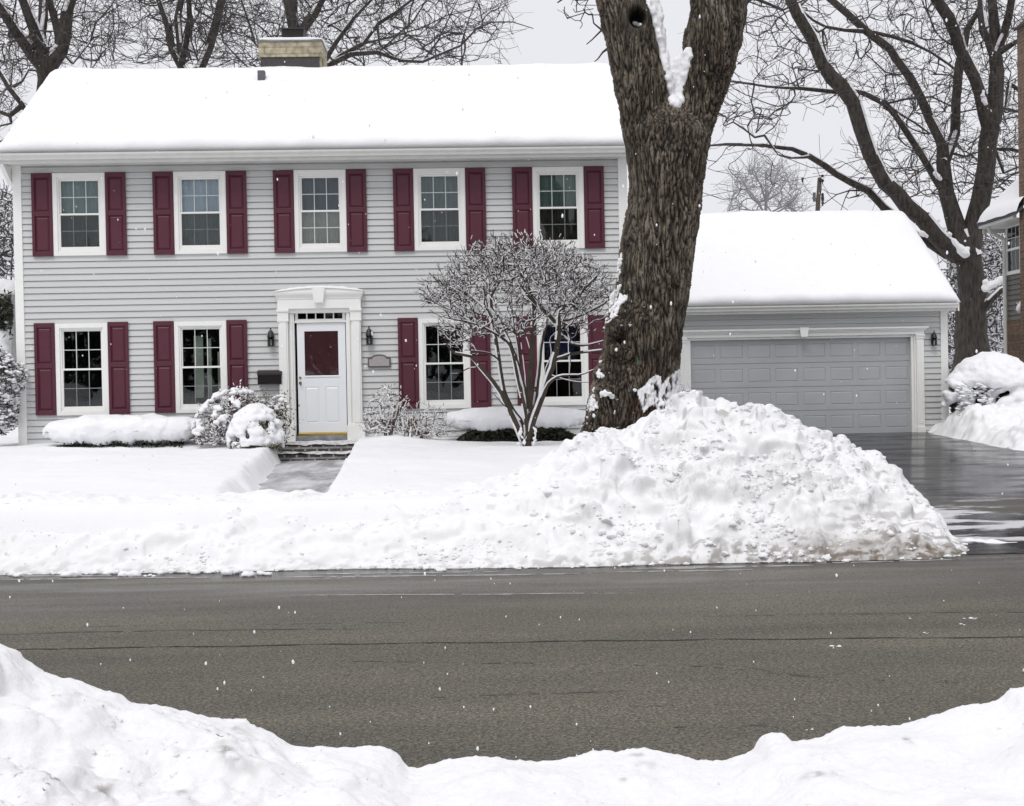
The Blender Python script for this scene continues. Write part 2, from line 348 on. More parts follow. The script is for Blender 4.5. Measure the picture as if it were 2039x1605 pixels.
def prisms(name, A, B, ra, rb, m, parent=None, k=5, zs=0., rs=1., flat=1., bias=None):
    d = B-A; L = np.linalg.norm(d, axis=1)[:, None]+1e-9; d = d/L
    ref = np.where(np.abs(d[:, 2:3]) > .9, np.array([[1., 0, 0]]), np.array([[0, 0, 1.]])); u = np.cross(d, ref); u /= np.linalg.norm(u, axis=1)[:, None]; v = np.cross(d, u)
    A = A-d*np.minimum(ra[:, None]*.3, L*.2); B = B+d*np.minimum(rb[:, None]*.3, L*.2)
    th = np.arange(k)*2*math.pi/k; cs, sn = np.cos(th), np.sin(th)
    ofs = u[:, None]*cs[None, :, None]+v[:, None]*sn[None, :, None]*flat
    VA = A[:, None]+ofs*(ra*rs)[:, None, None]; VB = B[:, None]+ofs*(rb*rs)[:, None, None]
    if bias is not None:
        n_ = np.array([0, 0, 1.])+np.array(bias); n_ = n_-(d@n_)[:, None]*d; n_ /= np.linalg.norm(n_, axis=1)[:, None]+1e-9
        VA += (n_*(ra*zs)[:, None])[:, None]; VB += (n_*(rb*zs)[:, None])[:, None]
    elif np.any(zs): VA[..., 2] += (ra*zs)[:, None]; VB[..., 2] += (rb*zs)[:, None]
    V = np.concatenate([VA, VB], 1).reshape(-1, 3); i = np.arange(k); j = (i+1) % k
    F = np.stack([i, j, j+k, i+k], 1); F = (F[None]+np.arange(len(A))[:, None, None]*2*k).reshape(-1, 4)
    return newobj(name, rawmesh(name, V, F), m, parent, True)
def snowsel(prob, hmin=.45, rg=rng):
    def f(a, b, r):
        d = b-a; d = d/(np.linalg.norm(d, axis=1)[:, None]+1e-9); h = np.sqrt(np.clip(1-d[:, 2]**2, 0, 1))
        return (h > hmin) & (rg.random(len(h)) < prob)
    return f
# ================================================================== SKY AND LIGHT
SUN_EL, SUN_AZ = math.radians(58), math.radians(200)      # azimuth clockwise from +Y
w = D.worlds.new('World'); SC.world = w; w.use_nodes = True; nt = w.node_tree; bg = nt.nodes['Background']
sk = nt.nodes.new('ShaderNodeTexSky'); sk.sky_type = 'NISHITA'; sk.sun_disc = False; sk.sun_elevation = SUN_EL; sk.sun_rotation = SUN_AZ
sk.air_density = 1.0; sk.dust_density = 3.0
hs = nt.nodes.new('ShaderNodeHueSaturation'); hs.inputs['Saturation'].default_value = .25
mx = nt.nodes.new('ShaderNodeMix'); mx.data_type = 'RGBA'; mx.inputs[0].default_value = .88
tcw = nt.nodes.new('ShaderNodeTexCoord'); nw = nt.nodes.new('ShaderNodeTexNoise'); nw.inputs['Scale'].default_value = 1.6; nw.inputs['Detail'].default_value = 4
rw = nt.nodes.new('ShaderNodeValToRGB'); rw.color_ramp.elements[0].position = .3; rw.color_ramp.elements[1].position = .75
rw.color_ramp.elements[0].color = (7.75, 7.78, 8.25, 1); rw.color_ramp.elements[1].color = (8.4, 8.42, 8.8, 1)
nt.links.new(tcw.outputs['Generated'], nw.inputs['Vector']); nt.links.new(nw.outputs['Fac'], rw.inputs[0])
nt.links.new(sk.outputs[0], hs.inputs['Color']); nt.links.new(hs.outputs[0], mx.inputs[6]); nt.links.new(rw.outputs[0], mx.inputs[7]); nt.links.new(mx.outputs[2], bg.inputs[0])
bg.inputs[1].default_value = .1
sl = D.lights.new('sun', 'SUN'); sl.energy = 1.35; sl.angle = math.radians(25); sl.color = (1, .975, .94)
so = D.objects.new('sun', sl); COL.objects.link(so)
sd = Vector((math.sin(SUN_AZ)*math.cos(SUN_EL), math.cos(SUN_AZ)*math.cos(SUN_EL), math.sin(SUN_EL)))
so.rotation_euler = sd.to_track_quat('Z', 'Y').to_euler()
SC.view_settings.view_transform = 'Standard'; SC.view_settings.look = 'None'; SC.view_settings.exposure = 0.11; SC.view_settings.gamma = 1
SC.render.engine = 'CYCLES'
# ================================================================== GROUND
def drive_z(y): return .6*np.clip((np.asarray(y, float)-13.4)/15.6, 0, 1)
ys = np.array([-300, 3.0, 4.2, 5.0, 13.3, 13.6, 16, 20, 24, 29, 60, 500.]); zs = np.where(ys < 5, .1, -.12); zs = np.where(ys >= 13.4, drive_z(ys)-.12, zs); zs[3] = -.12; zs[2] = .05
xs = np.array([-500, -60, -20, 0, 20, 60, 500.]); Xg, Yg = np.meshgrid(xs, ys); Zg = np.repeat(zs[:, None], len(xs), 1)
tag(grid_obj('ground', Xg, Yg, Zg, snow), kind='structure')
# road ---------------------------------------------------------------
def road_mat():
    m = D.materials.new('damp_asphalt'); m.use_nodes = True; nt = m.node_tree; b = nt.nodes['Principled BSDF']; L = nt.links.new
    tc = nt.nodes.new('ShaderNodeTexCoord')
    def noise(s, det=4, st=None, r=.5):
        n = nt.nodes.new('ShaderNodeTexNoise'); n.inputs['Scale'].default_value = s; n.inputs['Detail'].default_value = det; n.inputs['Roughness'].default_value = r
        if st:
            mp = nt.nodes.new('ShaderNodeMapping'); mp.inputs['Scale'].default_value = st; L(tc.outputs['Object'], mp.inputs[0]); L(mp.outputs[0], n.inputs['Vector'])
        else: L(tc.outputs['Object'], n.inputs['Vector'])
        return n.outputs['Fac']
    def ramp(f, a, b_, c0, c1):
        r = nt.nodes.new('ShaderNodeValToRGB'); r.color_ramp.elements[0].position = a; r.color_ramp.elements[1].position = b_; r.color_ramp.elements[0].color = (*c0, 1); r.color_ramp.elements[1].color = (*c1, 1); L(f, r.inputs[0]); return r.outputs[0]
    def mix(f, a, b_, t='MIX'):
        x = nt.nodes.new('ShaderNodeMix'); x.data_type = 'RGBA'; x.blend_type = t
        for s, v in ((0, f), (6, a), (7, b_)):
            if isinstance(v, (float, int)): x.inputs[s].default_value = v
            elif isinstance(v, tuple): x.inputs[s].default_value = (*v, 1)
            else: L(v, x.inputs[s])
        return x.outputs[2]
    vor = nt.nodes.new('ShaderNodeTexVoronoi'); vor.inputs['Scale'].default_value = 105; L(tc.outputs['Object'], vor.inputs['Vector'])
    agg = ramp(vor.outputs['Color'], .1, .95, (.052, .047, .036), (.195, .178, .138))
    g2 = ramp(noise(45, 3), .38, .62, (.6, .6, .6), (1.25, 1.25, 1.25)); c = mix(1., agg, g2, 'MULTIPLY')
    big = ramp(noise(.8, 6, (.35, 1.6, 1)), .33, .68, (.74, .74, .76), (1.16, 1.15, 1.12)); c = mix(1., c, big, 'MULTIPLY')
    sx = nt.nodes.new('ShaderNodeSeparateXYZ'); L(tc.outputs['Object'], sx.inputs[0])
    wet = nt.nodes.new('ShaderNodeMapRange'); wet.inputs[1].default_value = 9.6; wet.inputs[2].default_value = 12.8; L(sx.outputs['Y'], wet.inputs[0])
    wn = ramp(noise(1.1, 5, (.35, 2.2, 1)), .35, .65, (.4, .4, .4), (1, 1, 1)); wm = mix(1., wet.outputs[0], wn, 'MULTIPLY')
    gut = nt.nodes.new('ShaderNodeMapRange'); gut.inputs[1].default_value = 12.72; gut.inputs[2].default_value = 12.95; L(sx.outputs['Y'], gut.inputs[0]); gm_ = mix(1., gut.outputs[0], ramp(noise(2.2, 6, (.5, 3, 1)), .3, .55, (.45, .45, .45), (1, 1, 1)), 'MULTIPLY'); c = mix(gm_, c, mix(1., c, (.50, .46, .41), 'MULTIPLY'))
    c = mix(wm, c, mix(1., c, (.66, .67, .72), 'MULTIPLY')); L(c, b.inputs['Base Color'])
    rr = nt.nodes.new('ShaderNodeMapRange'); L(wm, rr.inputs[0]); rr.inputs[3].default_value = .75; rr.inputs[4].default_value = .16; L(rr.outputs[0], b.inputs['Roughness']); b.inputs['Specular IOR Level'].default_value = .46
    bp = nt.nodes.new('ShaderNodeBump'); bp.inputs['Distance'].default_value = .004; bp.inputs['Strength'].default_value = .8
    L(vor.outputs['Distance'], bp.inputs['Height']); L(bp.outputs[0], b.inputs['Normal'])
    return m
mb = MB(); mb.quad((-120, 4.0, 0), (120, 4.0, 0), (120, 13.9, 0), (-120, 13.9, 0)); tag(mb.build('road', road_mat()), kind='structure')
crk = mat('road_seam_tar', (.012, .012, .012), .6)
mb = MB(); rc = random.Random(3)
def crack(pts, wd, z=.004, seg=.07, gap=0.):
    A = [PZ(*p) for p in pts]; tot = 0
    for a, b in zip(A, A[1:]):
        n = max(1, int((b-a).length/seg)); prev = None
        for i in range(n+1):
            q = a.lerp(b, i/n)+Vector((0, .012*math.sin(i*.37+a.x)+rc.uniform(-.007, .007), 0)); w_ = wd*rc.uniform(.35, 1.25)
            if prev and rc.random() > gap: mb.quad((prev[0].x, prev[0].y-prev[1], z), (q.x, q.y-w_, z), (q.x, q.y+w_, z), (prev[0].x, prev[0].y+prev[1], z))
            prev = (q, w_)
EDGE0 = [(-150, 1149), (0, 1145), (400, 1140), (700, 1133), (1000, 1131), (1200, 1128), (1400, 1122), (1600, 1119), (1750, 1115), (1850, 1113)]
crack([(-120, 1295), (60, 1293), (700, 1283), (1400, 1274), (2039, 1269), (2200, 1268)], .013)
crack([(-60, 1266), (150, 1259), (400, 1255), (720, 1253)], .007, gap=.12)
crack([(20, 1251), (330, 1246)], .004, gap=.3); crack([(540, 1243), (930, 1238)], .004, gap=.3)
crack([(1400, 1228), (1640, 1223), (2039, 1219)], .006, gap=.15)
crack([(640, 1317), (1019, 1321), (1420, 1327)], .005, gap=.45); crack([(860, 1390), (1240, 1376)], .005, gap=.35); crack([(1420, 1330), (1640, 1350), (1960, 1362)], .005, gap=.6)
crack([(1340, 1450), (1560, 1444)], .004, gap=.4); crack([(80, 1210), (330, 1204)], .003, gap=.4); crack([(1380, 1330), (1430, 1323), (1600, 1345)], .004, gap=.3)
for p in ((100, 1205, 420, 1200), (1240, 1178, 1500, 1172), (1500, 1205, 1800, 1200), (300, 1340, 760, 1345), (1100, 1410, 1500, 1402), (1700, 1300, 2000, 1296)): crack([p[:2], p[2:]], .003, gap=.62)
for i in range(len(EDGE0)-1): crack([(EDGE0[i][0], EDGE0[i][1]+1.5), (EDGE0[i+1][0], EDGE0[i+1][1]+1.5)], .02, gap=.2)
tag(mb.build('road_crack', crk), kind='structure')
# thin meltwater / slush lines by the far kerb
slush = mat('grey_slush', (.42, .41, .41), .35, noise=(7, .9, (.16, .15, .145), (1, 3, 1)), bump=(30, .6, .01))
mb = MB()
def streak(x0, y0, x1, y1, wd, z=.006, seg=.06, gap=.1):
    a, b = PZ(x0, y0), PZ(x1, y1); n = int((b-a).length/seg); prev = None
    for i in range(n+1):
        t = i/n; q = a.lerp(b, t); hw = wd*(.25+1.1*abs(float(pn(q.x*2.1+x0, y0))))*min(1, 6*t, 6*(1-t))+.001; q.y += .03*float(pn(q.x*1.3, 5.5+y0))
        if prev and rc.random() > gap: mb.hexa([(prev[0].x, prev[0].y-prev[1], .002), (q.x, q.y-hw, .002), (q.x, q.y+hw, .002), (prev[0].x, prev[0].y+prev[1], .002), (prev[0].x, prev[0].y-prev[1]*.6, z), (q.x, q.y-hw*.6, z), (q.x, q.y+hw*.6, z), (prev[0].x, prev[0].y+prev[1]*.6, z)])
        prev = (q, hw)
for a in ((570, 1186, 1260, 1182, .02), (560, 1150, 1180, 1143, .07), (620, 1143, 1000, 1139, .06), (1260, 1133, 1620, 1126, .09), (0, 1155, 420, 1150, .04), (20, 1148, 330, 1146, .06), (1180, 1141, 1500, 1135, .05), (1620, 1122, 1900, 1115, .05)): streak(*a)
tag(mb.build('slush', slush), kind='structure')
# ================================================================== SNOW TERRAIN
def lawn_z(x, y, cuts=True):
    z = .665+np.clip(y-15, 0, 9)*.028+np.clip(y-24, 0, 6)*.0; z = z*sst(13.35, 14.3, y)-.15*(1-sst(13.35, 14.3, y))
    z = z+fbm(x*.35, y*.5, 2.2, 3)*.06+fbm(x*1.9, y*2.2, 5., 4)*.020+np.exp(-((x+1.3)/.75)**2-((y-22.3)/.9)**2)*.14
    z = z+np.exp(-((x+7)/3.2)**2-((y-17.2)/1.3)**2)*.05+np.exp(-((x-1.2)/1.6)**2-((y-22.7)/.5)**2)*-.05
    z = np.where((x > 9.5) & (y < 29.2), np.minimum(z, drive_z(y)+.10+.25*sst(11.5, 13, x)), z)
    if cuts:
        t = np.clip((y-15.2)/7.3, 0, 1); jag = pn(y*1.1, 1.1)*.09+fbm(x*2.2, y*1.3, 2., 3)*.06
        l = -2.56-(.62*t)+jag; r_ = -1.74-.28*t+pn(y*2.1, 9.1)*.05+fbm(x*3, y*3, 7., 2)*.03
        inside = sst(l-.42+.2*t, l+.02, x)*(1-sst(r_, r_+.14, x))*sst(15.0, 15.35, y)*(1-sst(23.9, 24.0, y)); pz = .36+.2*t
        z = z*(1-inside)+pz*inside
        xl = 4.35+.6*np.clip((y-16.5)/5, 0, 1)+pn(y*.9, 3.3)*.1; xr = 10.25+.75*sst(22.3, 23.6, y)+pn(y*.8, 6.3)*.12+pn(y*4., 6.3)*.04+np.clip(16-y, 0, 3)*.25
        ins = sst(xl-.05, xl+.3, x)*(1-sst(xr-.3, xr, x)); ins = np.where(y > 28.9, np.where((x > 3.2) & (x < 10.7), 1, 0), ins)
        z = z*(1-ins)+(drive_z(y)-.08)*ins
    return z
def axis(*seg):
    out = []
    for a, b, s in seg: out += list(np.arange(a, b, s))
    return np.array(out+[seg[-1][1]])
xs = axis((-70, -12, 2.), (-12, -4.2, .1), (-4.2, -.8, .035), (-.8, 4.6, .08), (4.6, 5.8, .05), (5.8, 9.8, .2), (9.8, 10.8, .05), (10.8, 20, .25), (20, 80, 4))
ysx = axis((13.3, 14.6, .08), (14.6, 23.6, .045), (23.6, 30, .15), (30, 80, 3.))
Xg, Yg = np.meshgrid(xs, ysx); tag(grid_obj('snow_covered_lawn', Xg, Yg, lawn_z(Xg, Yg), snow), kind='structure')
def displace3(X, Y, Z, env, amp=1., seed=0., fine=1., blur=2):
    """rounded clods: push a height sheet along its normals by 3D billow noise"""
    gx = np.gradient(Z, axis=1)/np.maximum(np.gradient(X, axis=1), 1e-6); gy = np.gradient(Z, axis=0)/np.maximum(np.gradient(Y, axis=0), 1e-6)
    L = np.sqrt(gx**2+gy**2+1); n = (-gx/L, -gy/L, 1/L); q = (X+seed+.10*pn(X*3, Y*3, Z*3), Y+.10*pn(X*3+9, Y*3, Z*3), Z*1.0)
    P3 = lambda f, o: np.sqrt(pn(q[0]*f+o, q[1]*f, q[2]*f)**2+.006)
    big = P3(2.1, 0)*.17+P3(4.6, 3)*.13; mid = P3(9.0, 5)*.066*sst(-.5, .4, pn(q[0]*1.3, q[1]*1.3, q[2]*1.3)+.2); sm = P3(21, 7)*.030+P3(43, 8)*.014
    h = (big+mid-.10)*env*amp+(sm-.015)*(.35+.25*env)*fine
    D3 = [X+n[0]*h, Y+n[1]*h, Z+n[2]*h]
    for _ in range(blur):
        for i in range(3):
            A = D3[i]; B = A.copy(); B[1:-1, 1:-1] = (A[1:-1, 1:-1]*2+A[:-2, 1:-1]+A[2:, 1:-1]+A[1:-1, :-2]+A[1:-1, 2:])/6; D3[i] = B
    return D3[0], D3[1], D3[2], P3(10.5, 5), P3(20, 7), big
def lumps(x, y, z=0., s=0.):
    a = fbm(x*1.5+s, y*1.5, z+s, 3); b = 1-np.abs(pn(x*3.4+s, y*3.4, z*3.4)); c = 1-np.abs(pn(x*8+s, y*8, z*8)); e = 1-np.abs(pn(x*19+s, y*19, z)); f = pn(x*42, y*42, s)
    return a, b, c, e, f
EDGE = [(-150, 1149), (0, 1145), (400, 1140), (700, 1133), (1000, 1131), (1200, 1128), (1400, 1122), (1600, 1119), (1750, 1115), (1850, 1113), (1910, 1107), (1935, 1098), (1950, 1090)]
CREST = [(-300, 990, 14.6), (0, 985, 14.6), (180, 986, 14.6), (300, 992, 14.6), (420, 986, 14.65), (520, 979, 14.7), (560, 984, 14.7), (610, 977, 14.7), (640, 984, 14.7), (760, 980, 14.6), (880, 975, 14.6), (960, 962, 14.7), (1040, 930, 14.9), (1080, 912, 15), (1120, 887, 15.1),
  (1170, 864, 15.2), (1205, 853, 15.2), (1240, 849, 15.2), (1262, 838, 15.2), (1290, 834, 15.2), (1325, 812, 15.3), (1347, 787, 15.3), (1370, 786, 15.3), (1394, 793, 15.3), (1425, 797, 15.3), (1456, 806, 15.3), (1507, 805, 15.2), (1539, 812, 15.2), (1579, 827, 15.2), (1615, 840, 15.2), (1637, 860, 15.2), (1652, 866, 15.2), (1662, 860, 15.2), (1671, 864, 15.2),
  (1681, 876, 15.2), (1695, 890, 15.2), (1735, 901, 15.2), (1771, 926, 15.1), (1797, 948, 15.), (1809, 970, 14.9), (1822, 992, 14.75), (1836, 1004, 14.6), (1873, 1028, 14.35), (1898, 1049, 14.1), (1916, 1080, 13.8), (1930, 1100, 13.5), (1945, 1118, 13.3)]
ed = [PZ(*p) for p in EDGE]; ex_, ey_ = np.array([p.x for p in ed]), np.array([p.y for p in ed])
ed[-1].y = 13.6
cr = [P(*p) for p in CREST]; crx, cry, crz = (np.array([getattr(p, a) for p in cr]) for a in 'xyz')
def bank_z(x, y):
    yt = np.interp(x, ex_, ey_)+pn(x*1.3, 0.3)*.05+pn(x*5.3, .7)*.03+pn(x*13, .7)*.025+pn(x*29, .7)*.012; yc = np.interp(x, crx, cry); zc = np.interp(x, crx, crz); yc = np.maximum(yc, yt+.15)
    s = (y-yt)/(yc-yt); big = np.clip((zc-.8)/.5, 0, 1); sc_ = np.clip(s, 0, 1)
    fr = zc*(1-(1-sc_)**(1.55+.15*big)); fr = np.where(s < 0, -.08+s*.3, fr)
    dy = np.clip(y-yc, 0, 9); bk = zc-dy*(.05+.75*big)-np.clip(dy-.5, 0, 9)*.18
    z = np.where(s > 1, bk, fr)
    a, b, c, e, f = lumps(x, y, 0, 3.1); rugged = .62+.38*sst(-1.5, 2.2, x)
    env = np.clip(sc_*4, 0, 1)*(1-.35*np.exp(-((s-1)/.12)**2))*np.where(s > 1.0, np.clip(1-(y-yc)*.9, .3, 1), 1.)
    d2 = 1-np.abs(pn(x*5.3+4, y*5.3, 2.)); g2 = np.abs(pn(x*11+4, y*11, 7.))
    z = z+env*rugged*(a*.10*np.clip(.4+.8*big, 0, 1))
    return np.where(s < 0, np.minimum(z, -.02), np.maximum(z, .015)), s, big, c, env*rugged
xs = axis((-40, -7.5, .5), (-7.5, -5.6, .1), (-5.6, .5, .022), (.5, 5.6, .0165), (5.6, 6, .05)); ysx = axis((13.0, 15.6, .0165), (15.6, 17.6, .08)); Xg, Yg = np.meshgrid(xs, ysx)
Zg, s_, big, c_, e_ = bank_z(Xg, Yg)
X0, Y0 = Xg, Yg
Xg, Yg, Zg, m_l, c_, b_l = displace3(Xg, Yg, Zg, np.clip(e_, 0, 1)*(.55+.45*big)+.12*(s_ > 0), 1.25, 0., (s_ > 0)*1.)
dirt = sst(.0, .5, fbm(Xg*1.3, Yg*2.2, 8., 4)+.25*(big-.5))*(.05+.20*sst(.20, .08, c_))
dirt = dirt*(.35+.65*sst(0, 3, Xg))
toe = sst(.16, .0, s_+.05*pn(Xg*6, Yg*6))*(.35+.5*sst(.0, 3.8, Xg)); dirt = np.maximum(dirt, toe*sst(-.15, .35, fbm(Xg*7, Yg*12, Zg*12, 4)))
q = PZ(1835, 1100, .05); dirt = np.maximum(dirt, .95*np.exp(-((Xg-q.x)/.28)**2-((Yg-q.y)/.2)**2)*sst(-.3, .3, pn(Xg*9, Yg*9))*1.2)
brown = sst(.55, 0., s_)*sst(3., 4.4, Xg); dirt = np.maximum(dirt, brown*.75*sst(-.15, .3, fbm(Xg*4.5, Yg*11, Zg*11, 5))); dirt = np.maximum(dirt, sst(.16, .05, s_+.05*pn(Xg*3, Yg*3))*sst(2.9, 3.6, Xg)*(.45+.5*sst(-.2, .3, fbm(Xg*9, Yg*22, Zg*22, 4))))
spk = sst(.42, .6, pn(Xg*13, Yg*13, 4.4)+.25*pn(Xg*2., Yg*2., 1.))*(.25+.5*sst(1, 3.5, Xg)); dirt = np.maximum(dirt, spk*.7)
for px_, py_, r_, a_ in ((1578, 920, .07, .9), (1590, 905, .05, .8), (1240, 1008, .06, .5), (1495, 1088, .045, 1.), (1300, 1082, .05, .7), (1560, 1010, .14, .5), (1500, 1005, .12, .6), (1390, 930, .1, .5), (1630, 935, .1, .5), (1360, 825, .08, .6), (1500, 845, .05, .7), (1700, 990, .12, .4), (1450, 990, .16, .35), (1750, 1070, .16, .5), (820, 1040, .1, .18), (1200, 1025, .12, .3)):
    h = P(px_, py_, float(np.interp(P(px_, py_, 14.5).x, crx, cry))-.9*(py_-850)/250); dirt = np.maximum(dirt, a_*np.exp(-((Xg-h.x)/r_)**2-((Yg-h.y)/(r_*1.3))**2)*sst(-.25, .45, pn(Xg*11, Yg*11, 3.)))
split = (X0[0] > 0.55)
i0 = int(np.argmax(split))
o = grid_obj('snow_bank', Xg[:, :i0+1], Yg[:, :i0+1], Zg[:, :i0+1], snow_dirty, attrs={'dirt': dirt[:, :i0+1]})
tag(o, 'long low bank of ploughed snow along the far kerb in front of the lawn', 'snow bank')
o = grid_obj('snow_pile', Xg[:, i0:], Yg[:, i0:], Zg[:, i0:], snow_dirty, attrs={'dirt': dirt[:, i0:]})
tag(o, 'tall lumpy pile of dirty ploughed snow heaped against the big tree beside the driveway', 'snow pile')
def clods(o, X, Y, Z, n, r0, r1, wt, seed, sink=.95):
    rr = np.random.default_rng(seed); w_ = (wt*np.abs(np.gradient(X, axis=1)*np.gradient(Y, axis=0))).ravel(); w_ = np.clip(w_, 0, None); k = rr.choice(w_.size, n, p=w_/w_.sum()); R = r0*(r1/r0)**(rr.random(n)**2.2)
    C = np.stack([X.ravel()[k], Y.ravel()[k]-R*.15, Z.ravel()[k]+R*(.5-sink)], 1); c = blobs('snow_clods', C, R, snow_dirty, o, None, .75, (1.15, 1, .8), seed); c['kind'] = 'stuff'
    at = c.data.attributes.new('dirt', 'FLOAT', 'POINT'); at.data.foreach_set('value', np.repeat(rr.random(n)**8*.35, len(c.data.vertices)//n).astype(np.float32))
wt = ((s_ > .02) & (s_ < 1.05)).astype(float)
clods(o, Xg[:, i0:], Yg[:, i0:], Zg[:, i0:], 1500, .009, .046, (wt*(.12+.9*big*sst(.5, 2.2, Xg))*sst(-.35, .35, fbm(Xg*1.2, Yg*1.2, Zg*2, 3)))[:, i0:], 5)
clods(D.objects['snow_bank'], Xg[:, :i0], Yg[:, :i0], Zg[:, :i0], 600, .008, .024, (wt*sst(-.3, .35, fbm(Xg*1.1, Yg*2.2, Zg*2, 3))*(.25+sst(.9, .1, s_))*sst(-9, 1, Xg))[:, :i0], 6)
# foreground bank
FG = [(-700, 1180, 4.7), (-250, 1225, 4.9), (0, 1287, 5.05), (25, 1296, 5.05), (55, 1315, 5.1), (85, 1335, 5.1), (120, 1347, 5.1), (160, 1355, 5.1), (190, 1370, 5.1), (235, 1382, 5.1), (260, 1399, 5.1), (300, 1404, 5.1), (340, 1409, 5.1), (370, 1417, 5.1), (410, 1425, 5.1), (450, 1432, 5.1), (465, 1430, 5.1), (487, 1431, 5.1), (510, 1447, 5.1), (535, 1455, 5.1), (555, 1467, 5.1), (575, 1480, 5.1), (590, 1485, 5.1), (645, 1487, 5.1), (700, 1487, 5.1), (740, 1484, 5.1), (765, 1487, 5.1), (780, 1492, 5.1), (793, 1503, 5.1), (802, 1514, 5.1), (812, 1527, 5.1), (830, 1529, 5.1), (845, 1527, 5.1), (860, 1522, 5.1), (895, 1510, 5.1), (920, 1507, 5.1),
  (950, 1505, 5.1), (985, 1506, 5.1), (1019, 1512, 5.1), (1069, 1516, 5.1), (1110, 1513, 5.1), (1139, 1507, 5.1), (1160, 1500, 5.1), (1179, 1494, 5.1), (1205, 1493, 5.1), (1229, 1496, 5.1), (1255, 1491, 5.1), (1279, 1487, 5.1), (1300, 1491, 5.1), (1319, 1496, 5.1), (1350, 1501, 5.1), (1389, 1512, 5.1), (1415, 1514, 5.1), (1444, 1512, 5.1), (1475, 1503, 5.1), (1497, 1492, 5.1), (1503, 1478, 5.1), (1514, 1465, 5.1), (1526, 1458, 5.1), (1539, 1456, 5.1), (1554, 1458, 5.1), (1564, 1463, 5.1), (1571, 1475, 5.1), (1598, 1473, 5.1), (1629, 1467, 5.1), (1655, 1454, 5.1), (1674, 1445, 5.1), (1719, 1445, 5.1), (1760, 1444, 5.1), (1799, 1440, 5.1), (1830, 1431, 5.1), (1869, 1420, 5.1), (1895, 1409, 5.1), (1919, 1402, 5.1), (1955, 1400, 5.1), (1979, 1395, 5.1), (1990, 1387, 5.1), (2004, 1371, 5.1), (2039, 1365, 5.1), (2120, 1350, 5.1), (2500, 1300, 4.9), (3000, 1260, 4.8)]
fg = [P(*p) for p in FG]; fx, fy, fz = (np.array([getattr(p, a) for p in fg]) for a in 'xyz')
xs = axis((-14, -2.6, .15), (-2.6, 2.9, .0115), (2.9, 14, .15)); ysx = axis((-4, 3.0, .3), (3.0, 5.6, .0115), (5.6, 6.2, .04)); Xg, Yg = np.meshgrid(xs, ysx)
yc = np.interp(Xg, fx, fy)+fbm(Xg*1.1, .2, 4.4, 2)*.05; zc = np.interp(Xg, fx, fz); zc = zc*yc/5.1+HC*(1-yc/5.1)
zl = np.interp(Xg, fx, np.convolve(np.pad(fz, 4, mode='edge'), np.ones(9)/9, 'valid'))
dyf = yc-Yg; k = sst(0, .3, dyf); fr = zc*(1-k)+(zl-.02)*k-.07*np.clip(dyf, 0, 3)**1.2-np.clip(dyf-2, 0, 9)*.04
bk = zc-np.clip(-dyf, 0, 9)*.9-np.clip(-dyf, 0, 9)**2*.8; Z = np.where(dyf > 0, fr, bk)
a, b, c, e, f = lumps(Xg, Yg, 0, 9.7); env = sst(0.0, .28, np.abs(dyf))
left = sst(0.2, -1.2, Xg)
Z = Z+env*a*(.055+.02*left)+f*.004+pn(Xg*75, Yg*75, 1.)*.0042
for px_, py_, r_, h_ in ((460, 1462, .085, .06), (1512, 1490, .1, .03), (1270, 1500, .06, .03), (200, 1500, .16, .06), (360, 1530, .14, .04)):
    g = P(px_, py_, 4.85); Z = Z+h_*np.exp(-((Xg-g.x)/r_)**2-((Yg-g.y)/r_)**2)
Zq = Z; XD, YD, ZD, _, _, _ = displace3(Xg, Yg, Z, env*(.16+.50*left), 1., 33., .75+.2*left, 0)
dirt = sst(.5, .75, pn(Xg*17, Yg*17, 2.))*sst(.2, .6, fbm(Xg*2, Yg*2, 6., 2))*.25
for px_, py_, rx_, ry_, a_ in ((203, 1497, .04, .07, .42), (185, 1500, .08, .05, .2), (448, 1497, .035, .07, .42), (480, 1515, .08, .06, .22), (470, 1460, .06, .04, .25), (352, 1523, .035, .02, .4), (380, 1545, .045, .025, .75), (90, 1577, .03, .03, .2), (1269, 1513, .04, .02, .3), (1290, 1520, .06, .03, .15), (1612, 1490, .018, .02, .4), (1806, 1492, .016, .03, .5), (1240, 1551, .012, .012, .4), (1628, 1565, .06, .03, .3), (1664, 1553, .02, .03, .3)):
    # where the picture ray meets the snow surface (about .05 m under the crest)
    zz = float(np.interp(P(px_, py_, 4.9).x, fx, fz))-.03; h = PZ(px_, py_, zz); dirt = np.maximum(dirt, 1.7*a_*np.exp(-((Xg-h.x)/rx_)**2-((Yg-h.y)/ry_)**2)*sst(-.4, .35, pn(Xg*24, Yg*24, 3.)))
fb = tag(grid_obj('snow_bank', XD, YD, np.where(dyf < -.62, np.minimum(ZD, -.05), ZD), snow_dirty, attrs={'dirt': dirt}), 'bright snow bank across the whole foreground on the near side of the road', 'snow bank')
clods(fb, XD, YD, ZD, 170, .005, .014, ((dyf > .0) & (dyf < 1.6) & (Xg > -2.4) & (Xg < 2.8))*sst(.0, .5, fbm(Xg*2, Yg*2, 4., 3))*(.3+left), 7)
